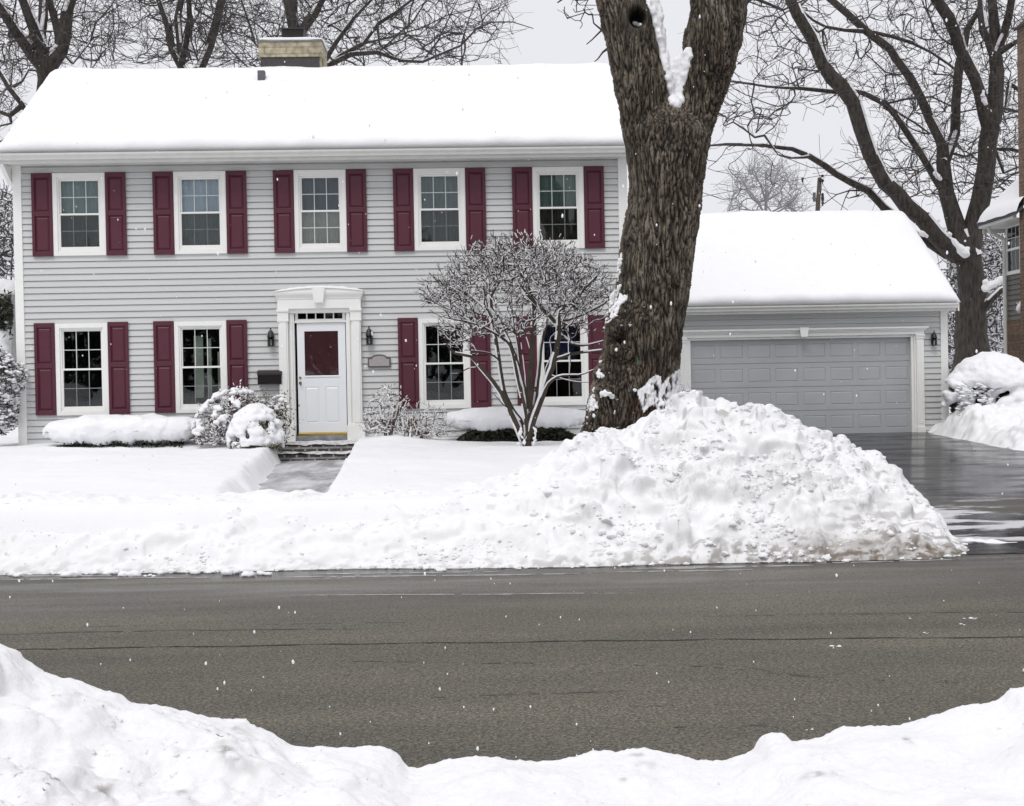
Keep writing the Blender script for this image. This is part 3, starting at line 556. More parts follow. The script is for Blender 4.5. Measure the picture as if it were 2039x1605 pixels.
# chunks along the toe and on the road
C = []; R = []
for i in range(150):
    px_ = random.uniform(-60, 1930); x = PZ(px_, float(np.interp(px_, [p[0] for p in EDGE], [p[1] for p in EDGE]))); r = random.choice([.008, .012, .016, .022, .034])*random.uniform(.6, 1.1)
    C.append((x.x, x.y+random.gauss(-.01, .035), r*.35)); R.append(r)
for px_, py_, r in ((140, 1146, .07), (257, 1147, .075), (300, 1147, .03), (460, 1143, .07), (500, 1146, .06), (525, 1144, .05), (30, 1147, .05), (390, 1141, .05), (870, 1136, .04)):
    for j in range(3): x = PZ(px_+random.uniform(-12, 12), py_+random.uniform(-1, 2)); C.append((x.x, x.y, r*.25)); R.append(r*random.uniform(.5, .9))
tag(blobs('snow_crumbs', C, R, snow, sq=(1.3, 1, .7), rough=.5), kind='stuff')
C = []; R = []
for px_, py_, r in ((1663, 1287, .03), (1928, 1231, .03), (1940, 1233, .03), (1917, 1243, .02), (1845, 1261, .015), (1816, 1231, .012), (1612, 1452, .014)):
    for j in range(3): x = PZ(px_+random.uniform(-9, 9), py_+random.uniform(-2, 2)); C.append((x.x, x.y, r*.1)); R.append(r*random.uniform(.2, .5))
tag(blobs('loose_snow', C, R, snow, sq=(1.6, 1, .35), rough=.5), kind='stuff')
# driveway -----------------------------------------------------------
def drive_mat():
    m = D.materials.new('wet_driveway'); m.use_nodes = True; nt = m.node_tree; b = nt.nodes['Principled BSDF']; L = nt.links.new; tc = nt.nodes.new('ShaderNodeTexCoord')
    def noise(s, det, st, r=.55, off=(0, 0, 0)):
        mp = nt.nodes.new('ShaderNodeMapping'); mp.inputs['Scale'].default_value = st; mp.inputs['Location'].default_value = off; n = nt.nodes.new('ShaderNodeTexNoise'); n.inputs['Scale'].default_value = s; n.inputs['Detail'].default_value = det; n.inputs['Roughness'].default_value = r
        L(tc.outputs['Object'], mp.inputs[0]); L(mp.outputs[0], n.inputs['Vector']); return n.outputs['Fac']
    def rng_(f, a, b_, c=0., d=1.):
        r = nt.nodes.new('ShaderNodeMapRange'); r.inputs[1].default_value = a; r.inputs[2].default_value = b_; r.inputs[3].default_value = c; r.inputs[4].default_value = d; L(f, r.inputs[0]); return r.outputs[0]
    def math_(op, a, b_):
        n = nt.nodes.new('ShaderNodeMath'); n.operation = op
        for i, v in enumerate((a, b_)):
            if isinstance(v, float): n.inputs[i].default_value = v
            else: L(v, n.inputs[i])
        return n.outputs[0]
    sx = nt.nodes.new('ShaderNodeSeparateXYZ'); L(tc.outputs['Object'], sx.inputs[0]); y = sx.outputs['Y']; x = sx.outputs['X']
    # snow / slush left on the apron, streaked along the street
    band = math_('MULTIPLY', rng_(y, 13.6, 14.2), rng_(y, 17.9, 17.0)); n1 = noise(1.3, 10, (.5, 1.5, 1), .6)
    slm = math_('MULTIPLY', rng_(math_('ADD', n1, math_('MULTIPLY', rng_(x, 7.4, 5.2), .13)), .575, .625), band)
    gritb = math_('MULTIPLY', rng_(y, 15.7, 16.3), rng_(y, 18.0, 17.4)); grit = math_('MULTIPLY', gritb, rng_(noise(2.2, 5, (.3, 1.5, 1)), .35, .55))
    def mix(f, a, b_):
        q = nt.nodes.new('ShaderNodeMix'); q.data_type = 'RGBA'; L(f, q.inputs[0])
        for s, v in ((6, a), (7, b_)):
            if isinstance(v, tuple): q.inputs[s].default_value = (*v, 1)
            else: L(v, q.inputs[s])
        return q.outputs[2]
    c = mix(noise(40, 4, (1, 1, 1)), (.008, .008, .010), (.030, .030, .034)); c = mix(grit, c, (.105, .098, .09)); c = mix(slm, c, (.55, .55, .57)); L(c, b.inputs['Base Color'])
    wet = rng_(noise(1.6, 8, (.6, 1.2, 1), .6, (3, 1, 0)), .42, .68); ro = math_('ADD', math_('MULTIPLY', wet, .20), .10); ro = math_('MAXIMUM', ro, math_('MULTIPLY', slm, .6)); ro = math_('MAXIMUM', ro, math_('MULTIPLY', grit, .45)); L(ro, b.inputs['Roughness'])
    bp = nt.nodes.new('ShaderNodeBump'); bp.inputs['Distance'].default_value = .006; bp.inputs['Strength'].default_value = .28; L(math_('ADD', noise(9, 8, (.5, 1, 1)), math_('MULTIPLY', slm, .8)), bp.inputs['Height']); L(bp.outputs[0], b.inputs['Normal']); b.inputs['Specular IOR Level'].default_value = .055
    return m
ysx = axis((13.3, 29.2, .3)); xs = axis((3.1, 12.4, .5)); Xg, Yg = np.meshgrid(xs, ysx)
tag(grid_obj('driveway', Xg, Yg, drive_z(Yg)+.006, drive_mat()), kind='structure')
# walkway
t = np.linspace(0, 1, 12); yy = 15.0+t*7.6
Xw = np.stack([-2.9-.6*t, -1.3-.35*t], 1); Yw = np.stack([yy, yy], 1); Zw = np.stack([.40+.2*t]*2, 1)
walkm = brickm('walkway_brick', (.17, .155, .15), (.13, .12, .118), (.26, .26, .26), .105, .21, ms=.02, rot=(0, 0, 0))
_b = walkm.node_tree.nodes['Principled BSDF']; _nt = walkm.node_tree; _n = _nt.nodes.new('ShaderNodeTexNoise'); _n.inputs['Scale'].default_value = 2.6; _n.inputs['Detail'].default_value = 9
_tc = _nt.nodes.new('ShaderNodeTexCoord'); _mp = _nt.nodes.new('ShaderNodeMapping'); _mp.inputs['Scale'].default_value = (1.3, .5, 1); _nt.links.new(_tc.outputs['Object'], _mp.inputs[0]); _nt.links.new(_mp.outputs[0], _n.inputs['Vector'])
_r = _nt.nodes.new('ShaderNodeMapRange'); _r.inputs[1].default_value = .36; _r.inputs[2].default_value = .62; _r.inputs[3].default_value = .25; _r.inputs[4].default_value = .97; _nt.links.new(_n.outputs['Fac'], _r.inputs[0])
_m = _nt.nodes.new('ShaderNodeMix'); _m.data_type = 'RGBA'; _nt.links.new(_r.outputs[0], _m.inputs[0]); _nt.links.new(_b.inputs['Base Color'].links[0].from_socket, _m.inputs[6]); _m.inputs[7].default_value = (.60, .60, .62, 1); _nt.links.new(_m.outputs[2], _b.inputs['Base Color'])
tag(grid_obj('walkway', Xw, Yw, Zw, walkm), kind='structure')
# ================================================================== HOUSE
HY = 24.; HX0, HX1 = -8.13, 3.03; HZ0, HZE = .55, 5.98; HYB = 29.7
house = empty('colonial_house', (-2.6, HY, .9), 'two storey colonial house with grey clapboards, burgundy shutters and white front door', 'house')
house_loc = Vector(house.location)
def attach(o, parent, wl):
    o.parent = parent; o.matrix_parent_inverse = Matrix.Translation(-Vector(wl)); return o
def hp(mb, name, m, **k):
    o = mb.build(name, m, None, **k); return attach(o, house, house_loc)
UW = [(-6.945+2.175*i, 4.325, 5.822) for i in range(5)]
LW = [(-6.957, 1.43, 3.095), (-4.815, 1.435, 3.095), (-.385, 1.425, 3.08), (1.785, 1.445, 3.075)]
DC = -2.645
ops = [(c-.425, c+.425, a+.05, b-.05) for c, a, b in UW+LW]+[(DC-.72, DC+.72, .5, 3.55)]
mb = MB(); siding_rows(mb, HX0+.15, HX1-.15, HZ0, HZE-.02, ops, lambda x, y, z: (x, HY+y, z))
siding_rows(mb, HY+.12, HYB-.15, HZ0, HZE, (), lambda x, y, z: (HX0+.02+y, x, z)); siding_rows(mb, HY+.12, HYB-.15, HZ0, HZE, (), lambda x, y, z: (HX1-.02-y, x, z))
siding_rows(mb, HX0+.15, HX1-.15, HZ0, HZE, (), lambda x, y, z: (x, HYB-y, z))
RY, RZ = 26.85, 8.30; EY, EZ = 23.58, 6.10     # ridge and eave of the roof deck
for x in (HX0+.03, HX1-.03): mb.add([(x, HY, HZE), (x, HYB, HZE), (x, RY, RZ-.12)], [(0, 1, 2)])
hp(mb, 'wall', siding)
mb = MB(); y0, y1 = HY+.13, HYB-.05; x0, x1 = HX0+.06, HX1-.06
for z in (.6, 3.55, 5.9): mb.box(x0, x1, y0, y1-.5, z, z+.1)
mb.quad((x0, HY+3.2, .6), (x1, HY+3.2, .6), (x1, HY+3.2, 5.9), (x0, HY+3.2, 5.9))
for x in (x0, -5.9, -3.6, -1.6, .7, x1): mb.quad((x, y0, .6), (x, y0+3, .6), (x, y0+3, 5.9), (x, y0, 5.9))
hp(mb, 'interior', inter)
for x0, x1 in ((HX0, HX0+.155), (HX1-.165, HX1)):
    mb = MB(); mb.box(x0, x1, HY-.035, HY+.13, HZ0, HZE-.01); hp(mb, 'corner_board', white, bevel=.006)
# eave: soffit, frieze, fascia, gutter
mb = MB(); mb.box(HX0-.08, HX1+.08, EY+.02, HY+.1, 5.955, 5.985); hp(mb, 'soffit', gutm)
mb = MB(); mb.box(HX0-.09, HX1+.09, EY-.01, EY+.015, 5.93, 6.10)
mb.prismx([(EY-.012, 5.985), (EY-.075, 5.99), (EY-.085, 6.03), (EY-.115, 6.065), (EY-.12, 6.10), (EY-.108, 6.10), (EY-.10, 6.07), (EY-.012, 6.05)], HX0-.115, HX1+.115)
hp(mb, 'gutter', gutm)
mb = MB(); mb.prismx([(EY, EZ), (RY, RZ), (2*RY-EY, EZ), (2*RY-EY, EZ-.1), (RY, RZ-.12), (EY+.02, EZ-.1)], HX0-.10, HX1+.10); rf = hp(mb, 'roof', shingle)
for x in (HX0-.14, HX1+.1): mb = MB(); mb.prismx([(EY-.02, EZ+.02), (RY, RZ+.02), (2*RY-EY, EZ+.02), (2*RY-EY, EZ-.2), (RY, RZ-.2), (EY-.02, EZ-.2)], x, x+.035); hp(mb, 'rake_board', white)
mb = MB(); mb.prismx([(EY-.0, 5.92), (HY+.05, 5.62), (HY+.05, 5.93), (EY, 5.94)], HX0-.10, HX0-.02); hp(mb, 'eave_return', white)
rs = rounded_roof_snow('snow_cover', HX0-.16, HX1+.16, [(EY-.03, EZ+.02), (RY, RZ+.02), (2*RY-EY, EZ)], .15, None, 2.); rs.parent = rf
def plane_roof(px_, py_):     # picture point on the front roof snow
    d = ray(px_, py_); n = Vector((0, -(RZ-EZ), RY-EY)); p0 = Vector((0, EY, EZ+.17)); t = (p0-CAMP).dot(n)/d.dot(n); return CAMP+d*t
# roof vent pipe
v = plane_roof(521, 162); mb = MB(); mb.hexa([(v.x-.07, v.y-.06, v.z-.25), (v.x+.075, v.y-.06, v.z-.25), (v.x+.075, v.y+.09, v.z-.1), (v.x-.07, v.y+.09, v.z-.1), (v.x-.075, v.y-.05, v.z+.21), (v.x+.07, v.y-.05, v.z+.21), (v.x+.07, v.y+.09, v.z+.21), (v.x-.075, v.y+.09, v.z+.21)])
hp(mb, 'roof_vent', grey_metal, bevel=.012)
v = plane_roof(868, 190); sd_ = blobs('vent_mound', [(v.x, v.y+.02, v.z-.05)], [.13], attr_mix(mat('thin_snow', (.74, .75, .78), .8), 'none', SNOWC), None, sq=(1, .8, .75), rough=.1); attach(sd_, house, house_loc)
# chimney
CHY = 26.75; a = P(515, 108, CHY); b = P(641, 104, CHY); zb = P(577, 113, CHY).z; zt = P(577, 84, CHY).z
x0, x1 = a.x, b.x; mb = MB(); mb.box(x0+.05, x1-.03, CHY+.05, CHY+.92, 7.6, zb); ch = hp(mb, 'chimney', buff)
mb = MB(); mb.box(x0, x1, CHY, CHY+1.0, zb, zt); mb.box(x1-.075, x1+.0, CHY+.3, CHY+1.0, 7.6, zb-.002); o = mb.build('chimney_top', buff, ch)
mb = MB(); mb.box(x0+.03, x1-.06, CHY+.02, CHY+.06, 7.7, zb-.01); mb.build('flashing', lead, ch)
mb = MB(); mb.box(x0-.015, x1+.015, CHY-.015, CHY+1.015, zt, zt+.055); mb.build('cap_slab', mat('chimney_cap_concrete', (.21, .21, .19), .8, noise=(8, .6)), ch, bevel=.01)
pillow('snow', ((x0+x1)/2, CHY+.5, zt+.065), ((x1-x0)/2+.03, .53, .055), snow, ch, amp=.02, ex=.3, nu=60, nv=20)
mb = MB(); q0, q1 = P(567, 62, CHY+.45), P(604, 62, CHY+.45); mb.hexa([(q0.x, CHY+.25, zt+.04), (q1.x, CHY+.25, zt+.04), (q1.x, CHY+.62, zt+.04), (q0.x, CHY+.62, zt+.04), (q0.x-.03, CHY+.2, q0.z-.035), (q1.x+.04, CHY+.2, q0.z-.035), (q1.x+.04, CHY+.66, q0.z-.035), (q0.x-.03, CHY+.66, q0.z-.035)])
fl = mb.build('flue', mat('flue_black', (.012, .012, .012), .5), ch)
mb = MB(); mb.box(q0.x-.07, q1.x+.05, CHY+.16, CHY+.7, q0.z-.033, q0.z-.008); mb.build('flue_cap', mat('flue_cap_black', (.03, .03, .03), .4), ch)
# windows -----------------------------------------------------------
blind_m = {}
def bm_(col):
    if col not in blind_m: blind_m[col] = mat('curtain_%d' % len(blind_m), col, .9, noise=(3.5, .5, tuple(c*.72 for c in col), (2.5, 1, .5)))
    return blind_m[col]
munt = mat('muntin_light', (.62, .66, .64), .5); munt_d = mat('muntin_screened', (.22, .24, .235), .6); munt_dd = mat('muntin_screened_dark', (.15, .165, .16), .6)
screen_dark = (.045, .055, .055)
def window(c, z0, z1, up, lo, mu, ml, drape=None):
    y = HY; hw = .4725; mb = MB(); cw = .082
    yf = y-.045
    mb.box(c-hw, c-hw+cw, yf, y+.10, z0, z1); mb.box(c+hw-cw, c+hw, yf, y+.10, z0, z1); mb.box(c-hw+cw, c+hw-cw, yf, y+.10, z1-cw, z1); mb.box(c-hw+cw, c+hw-cw, yf, y+.10, z0, z0+.075)
    # stepped inner frame
    i0, i1 = c-hw+cw, c+hw-cw; t0, t1 = z0+.075, z1-cw
    mb.box(i0, i0+.028, yf+.02, y+.12, t0, t1); mb.box(i1-.028, i1, yf+.02, y+.12, t0, t1); mb.box(i0+.028, i1-.028, yf+.02, y+.12, t1-.028, t1); mb.box(i0+.028, i1-.028, yf+.012, y+.12, t0, t0+.022)
    w_ = hp(mb, 'window', white, bevel=.004)
    a, b = i0+.028, i1-.028; s0, s1 = t0+.022, t1-.028; mid = (s0+s1)/2+.01
    def sash(xa, xb, za, zb, yy, sw, bt, tp, mm):
        m2 = MB(); m2.box(xa, xa+sw, yy, yy+.035, za, zb); m2.box(xb-sw, xb, yy, yy+.035, za, zb); m2.box(xa+sw, xb-sw, yy, yy+.035, za, za+bt); m2.box(xa+sw, xb-sw, yy, yy+.035, zb-tp, zb)
        o = m2.build('sash', white, None, bevel=.003); attach(o, w_, (0, 0, 0)); m3 = MB(); ga, gb, gz0, gz1 = xa+sw, xb-sw, za+bt, zb-tp
        for k in (1, 2): x = ga+(gb-ga)*k/3; m3.box(x-.0068, x+.0068, yy+.012, yy+.022, gz0, gz1)
        z = (gz0+gz1)/2; xsx = [ga]+[ga+(gb-ga)*k/3 for k in (1, 2)]+[gb]
        for k in range(3): m3.box(xsx[k]+(.0068 if k else 0), xsx[k+1]-(.0068 if k < 2 else 0), yy+.012, yy+.022, z-.0068, z+.0068)
        attach(m3.build('muntin', mm), w_, (0, 0, 0))
        m4 = MB(); m4.box(ga-.004, gb+.004, yy+.026, yy+.030, gz0-.004, gz1+.004); attach(m4.build('pane', glass), w_, (0, 0, 0))
        return ga, gb, gz0, gz1
    sash(a, b, mid-.02, s1, y+.01, .028, .035, .03, mu)
    g = sash(a, b, s0, mid+.015, y-.018, .018, .062, .034, ml)
    for col, za, zb in ((up, mid, s1), (lo, s0, mid)):
        if col:
            n = 40; xx = np.linspace(a, b, n); X = np.stack([xx, xx], 1); Y = y+.13+.012*np.sin(X*70+c)+.006*np.sin(X*31); Z = np.stack([np.full(n, za), np.full(n, zb)], 1)
            attach(grid_obj('blind', X, Y, Z, bm_(col)), w_, (0, 0, 0))
    return w_
uc = [((.36, .47, .48), (.085, .10, .10)), ((.75, .85, .98), (.16, .19, .20)), ((.14, .19, .24), (.70, .69, .64)), ((.28, .36, .38), (.11, .135, .135)), ((.24, .33, .30), (.075, .07, .055))]
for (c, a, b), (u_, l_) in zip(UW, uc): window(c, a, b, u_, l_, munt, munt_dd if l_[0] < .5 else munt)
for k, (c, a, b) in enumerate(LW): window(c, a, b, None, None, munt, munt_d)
# things one sees behind the second ground-floor window: pale columns of the room, and a chandelier
mb = MB(); c = LW[1][0]
for x, w_, z0, z1 in ((c-.12, .17, 1.7, 2.85), (c+.08, .07, 1.7, 2.8), (c+.33, .2, 1.62, 2.55)): mb.box(x-w_/2, x+w_/2, HY+.35, HY+.42, z0, z1)
attach(mb.build('room_partition', mat('room_cream', (.80, .80, .68), .8, noise=(3, .6, (.55, .56, .48)))), house, house_loc)
mb = MB(); mb.box(c-.45, c+.5, HY+.5, HY+.9, .7, 1.8); attach(mb.build('sofa_back', mat('sofa_dark', (.05, .045, .05), .9, noise=(6, .9, (.09, .08, .06)))), house, house_loc)
c = LW[3][0]; mb = MB(); n = 24; xx = np.linspace(c-.3, c+.3, n)
attach(grid_obj('blue_curtain', np.stack([xx, xx], 1), HY+.35+.03*np.sin(np.stack([xx, xx], 1)*40), np.stack([np.full(n, 2.3), np.full(n, 2.95)], 1), mat('curtain_navy', (.03, .035, .12), .9)), house, house_loc)
# shutters ----------------------------------------------------------
def shutter(x0, z0, z1, w_=.368, midf=.51):
    mb = MB(); y = HY-.03; st = .052; zm = z0+(z1-z0)*midf
    bars = [(x0, x0+st, z0, z1), (x0+w_-st, x0+w_, z0, z1), (x0+st, x0+w_-st, z0, z0+.085), (x0+st, x0+w_-st, z1-.082, z1), (x0+st, x0+w_-st, zm-.042, zm+.042)]
    for a, b, c, d in bars: mb.box(a, b, y-.032, y, c, d)
    for za, zb in ((z0+.085, zm-.042), (zm+.042, z1-.082)):
        a, b = x0+st, x0+w_-st; yb = y-.006; yt = y-.024; i = .045
        mb.add([(a, yb, za), (b, yb, za), (b, yb, zb), (a, yb, zb), (a+.012, yb, za+.012), (b-.012, yb, za+.012), (b-.012, yb, zb-.012), (a+.012, yb, zb-.012), (a+i, yt, za+i), (b-i, yt, za+i), (b-i, yt, zb-i), (a+i, yt, zb-i)],
            [(0, 1, 5, 4), (1, 2, 6, 5), (2, 3, 7, 6), (3, 0, 4, 7), (4, 5, 9, 8), (5, 6, 10, 9), (6, 7, 11, 10), (7, 4, 8, 11), (8, 9, 10, 11)])
    return hp(mb, 'shutter', burg, bevel=.004)
for c, a, b in UW: shutter(c-.4725-.372, a-.008, b); shutter(c+.4725+.004, a-.008, b)
for c, a, b in LW: shutter(c-.4725-.372, a+.012, b+.018, midf=.535); shutter(c+.4725+.004, a+.012, b+.018, midf=.535)
# entrance ----------------------------------------------------------
mb = MB(); y = HY-.02; c = DC
for s in (-1, 1):
    X = lambda a, b: (min(c+s*a, c+s*b), max(c+s*a, c+s*b))
    mb.box(*X(.575, .745), y-.10, y+.10, 1.16, 3.30); mb.box(*X(.60, .72), y-.115, y-.10, 1.2, 3.06)      # pilaster with raised field
    mb.box(*X(.555, .765), y-.125, y+.1, 3.06, 3.10); mb.box(*X(.56, .76), y-.115, y+.1, 3.10, 3.24); mb.box(*X(.55, .77), y-.135, y+.1, 3.24, 3.29)
    mb.box(*X(.47, .79), y-.14, y+.10, .84, 1.16); mb.box(*X(.49, .77), y-.125, y+.1, 1.16, 1.19)
    mb.box(*X(.47, .575), y-.02, y+.14, 1.16, 3.22); mb.box(*X(.50, .545), y-.045, y-.02, 1.19, 3.2)
mb.box(c-.755, c+.755, y-.11, y+.1, 3.29, 3.455)
mb.box(c-.47, c+.47, y-.0, y+.14, 3.04, 3.075); mb.box(c-.47, c+.47, y-.0, y+.14, 3.31, 3.34); mb.box(c-.575, c+.575, y-.06, y+.1, 3.215, 3.29)
prof = [(0, 3.455), (.01, 3.47), (.01, 3.485), (.025, 3.515), (.042, 3.545), (.05, 3.575), (.05, 3.605)]
for (d0, z0), (d1, z1) in zip(prof, prof[1:]):
    A = [(c-.755-d0, y-.11-d0, z0), (c+.755+d0, y-.11-d0, z0), (c+.755+d0, y+.1, z0), (c-.755-d0, y+.1, z0)]; B = [(c-.755-d1, y-.11-d1, z1), (c+.755+d1, y-.11-d1, z1), (c+.755+d1, y+.1, z1), (c-.755-d1, y+.1, z1)]
    mb.hexa(A+B)
arch = [(c-.80+.1*i, 3.605+.065*math.sin(math.pi*i/16)) for i in range(17)]; mb.prism(arch[::1], y-.155, y+.08)
ds = hp(mb, 'door_surround', white, bevel=.004)
mb = MB(); mb.prism([(c-.075, 3.40), (c+.075, 3.40), (c+.115, 3.665), (c-.115, 3.665)], y-.19, y-.02); attach(mb.build('keystone', white, bevel=.006), ds, (0, 0, 0))
X = np.linspace(c-.81, c+.81, 60); Vv = np.linspace(0, 1, 14); XX, VV = np.meshgrid(X, Vv, indexing='ij'); hh = .045*np.sqrt(np.sin(np.pi*VV))*np.sqrt(np.clip(1-((XX-c)/.815)**2, 0, 1))**.5
o = grid_obj('snow', XX, y-.175+.27*VV, 3.598+.065*np.cos((XX-c)/.81*1.571)+hh*(1+.5*pn(XX*7, VV*3)), snow); attach(o, ds, (0, 0, 0))
# transom
mb = MB(); t0, t1 = 3.075, 3.315; a, b = c-.455, c+.455; yy = y+.03
mb.box(a, a+.05, yy, yy+.05, t0, t1); mb.box(b-.05, b, yy, yy+.05, t0, t1); mb.box(a+.05, b-.05, yy, yy+.05, t0, t0+.035); mb.box(a+.05, b-.05, yy, yy+.05, t1-.022, t1)
for k in range(1, 5): x = a+.05+(b-a-.1)*k/5; mb.box(x-.011, x+.011, yy+.005, yy+.045, t0+.035, t1-.022)
tr = hp(mb, 'transom_window', white, bevel=.003); mb = MB(); mb.box(a+.05, b-.05, yy+.03, yy+.035, t0+.035, t1-.022); attach(mb.build('pane', glass), tr, (0, 0, 0))
# storm door
dw = .44; z0, z1 = 1.03, 3.035; yy = y+.035; c = DC+.012
mb = MB(); gz0, gz1 = 2.075, 2.885; gx = .307
mb.box(c-dw, c-gx, yy, yy+.04, z0, z1); mb.box(c+gx, c+dw, yy, yy+.04, z0, z1); mb.box(c-gx, c+gx, yy, yy+.04, gz1, z1)
px0, px1, pz0, pz1 = .06, .29, 1.21, 1.865
mb.box(c-gx, c+gx, yy, yy+.04, pz1, gz0); mb.box(c-gx, c+gx, yy, yy+.04, z0, pz0); mb.box(c-px0, c+px0, yy, yy+.04, pz0, pz1)
for s in (-1, 1):
    a, b = sorted((c+s*px0, c+s*gx)); yb = yy+.010; yt = yy-.002; i = .03
    mb.add([(a, yy, pz0), (b, yy, pz0), (b, yy, pz1), (a, yy, pz1), (a+.01, yb, pz0+.01), (b-.01, yb, pz0+.01), (b-.01, yb, pz1-.01), (a+.01, yb, pz1-.01), (a+i, yt, pz0+i), (b-i, yt, pz0+i), (b-i, yt, pz1-i), (a+i, yt, pz1-i)],
        [(0, 1, 5, 4), (1, 2, 6, 5), (2, 3, 7, 6), (3, 0, 4, 7), (4, 5, 9, 8), (5, 6, 10, 9), (6, 7, 11, 10), (7, 4, 8, 11), (8, 9, 10, 11)])
mb.box(c-gx-.012, c+gx+.012, yy-.012, yy-.001, gz0-.03, gz0-.012)
dr = hp(mb, 'storm_door', whiter, bevel=.002)
mb = MB(); mb.box(c-gx, c+gx, yy+.02, yy+.024, gz0, gz1); attach(mb.build('pane', glass), dr, (0, 0, 0))
mb = MB(); mb.box(c-.42, c+.42, yy+.055, yy+.10, 1.02, 3.03); 
for zz in (2.5,): mb.box(c-.3, c+.3, yy+.045, yy+.054, zz-.03, zz+.03)
attach(mb.build('inner_door', burg_in), house, house_loc)
mb = MB(); mb.box(c-dw-.01, c+dw+.01, yy-.035, yy+.04, .975, 1.025); attach(mb.build('threshold', brass, bevel=.006), dr, (0, 0, 0))
mb = MB(); mb.tube([(c-dw+.045, yy, 2.04), (c-dw+.045, yy-.02, 2.04)], .02, 12); attach(mb.build('deadbolt', brown_brass, smooth=True), dr, (0, 0, 0))
mb = MB(); mb.tube([(c-dw+.045, yy, 1.945), (c-dw+.045, yy-.02, 1.945)], .026, 12)
mb.tube([(c-dw+.045, yy-.02, 1.945), (c-dw+.05, yy-.05, 1.94), (c-dw+.06, yy-.05, 1.90)], .011, 8); attach(mb.build('door_handle', brown_brass, smooth=True), dr, (0, 0, 0))
mb = MB(); mb.box(c-.62, c+.62, y-.06, y+.1, .88, .975); hp(mb, 'sill', mat('sill_grey', (.30, .31, .32), .7, noise=(9, .7)))
# steps
mb = MB(); sx0, sx1 = -3.72, -1.72
mb.box(sx0, sx1, 22.95, 23.9, .4, .845); mb.box(sx0, sx1, 22.6, 22.948, .4, .70)
st = mb.build('front_steps', stepb, None); tag(st, 'low brick front steps dusted with snow below the white door', 'steps')
for (za, ya, yb) in ((.845, 22.93, 23.88), (.70, 22.58, 22.94)):
    xs = np.linspace(sx0, sx1, 90); vs = np.linspace(0, 1, 14); XX, VV = np.meshgrid(xs, vs, indexing='ij')
    YY = ya+(yb-ya)*VV+(.03*pn(XX*6, 0., za))*(1-VV); o = grid_obj('snow', XX, YY, za+.004+np.clip(.012+.03*fbm(XX*3, YY*4, 3.)*1, -.008, .04)+.02*(VV > .02), attr_mix(mat('trodden_snow', (.70, .71, .73), .85, noise=(10, .9, (.42, .42, .43)), bump=(30, .8, .01)), 'none', SNOWC), st)
# wall lanterns ------------------------------------------------------
def lantern(x, z, Y, label):
    r = empty('wall_lantern', (x, Y, z), label, 'wall lantern', 'black carriage lanterns on the walls'); L = (x, Y, z); y = Y-.10
    mb = MB(); mb.box(x-.045, x+.045, Y-.045, Y-.022, z-.10, z+.10); mb.tube([(x, Y-.03, z+.04), (x, Y-.06, z+.12), (x, y, z+.15), (x, y, z+.13)], .011, 8); attach(mb.build('bracket', black, bevel=.004), r, L)
    mb = MB(); mb.lathe(x, y, [(.066, z+.02), (.070, z+.032), (.058, z+.05), (.05, z+.10), (.034, z+.13), (.014, z+.145), (.010, z+.165), (.018, z+.178), (.004, z+.195)], 16); attach(mb.build('cap', black, smooth=True), r, L)
    mb = MB()
    for k in range(8): t = math.pi/4*k; mb.tube([(x+.058*math.cos(t), y+.058*math.sin(t), z+.02), (x+.058*math.cos(t), y+.058*math.sin(t), z-.135)], .0045, 6)
    for zz in (z-.03, z-.08): mb.tube([(x+.06*math.cos(math.pi/8*k), y+.06*math.sin(math.pi/8*k), zz) for k in range(17)], .0035, 5)
    mb.lathe(x, y, [(.03, z-.155), (.062, z-.148), (.066, z-.135)], 16); attach(mb.build('cage', black), r, L)
    mb = MB(); mb.lathe(x, y, [(.050, z-.134), (.052, z+.018)], 16); attach(mb.build('glass', lampglass, smooth=True), r, L)
    mb = MB(); mb.lathe(x, y, [(.014, z-.13), (.016, z-.06), (.010, z-.03), (.003, z-.02)], 10); attach(mb.build('bulb', mat('bulb_white', (.75, .75, .7), .3), smooth=True), r, L)
    return r
lantern(-3.532, 2.77, HY, 'black carriage lantern left of the front door above the mailbox')
lt = lantern(-1.748, 2.768, HY, 'black carriage lantern above the house plaque, with a lump of snow on its cap')
o = blobs('snow', [(-1.70, HY-.12, 2.83), (-1.695, HY-.13, 2.80), (-1.715, HY-.11, 2.86)], [.022, .02, .016], snow, None); attach(o, lt, (-1.748, HY, 2.768))
lantern(10.492, 2.69, 29., 'black carriage lantern on the garage wall between the door frame and the corner board')
# mailbox
r = empty('mailbox', (-3.56, HY-.03, 2.06), 'black horizontal wall mailbox between the lantern and the bush left of the door', 'mailbox')
mb = MB(); mb.prismx([(HY-.16, 1.935), (HY-.025, 1.935), (HY-.025, 2.17), (HY-.06, 2.175), (HY-.12, 2.16), (HY-.155, 2.12)], -3.775, -3.345); attach(mb.build('box', boxm, bevel=.01), r, (-3.56, HY-.03, 2.06))
mb = MB(); mb.prismx([(HY-.175, 2.095), (HY-.165, 2.13), (HY-.13, 2.172), (HY-.06, 2.19), (HY-.03, 2.19), (HY-.03, 2.182), (HY-.06, 2.18), (HY-.125, 2.163), (HY-.158, 2.125), (HY-.168, 2.095)], -3.785, -3.335); attach(mb.build('lid', boxm), r, (-3.56, HY-.03, 2.06))
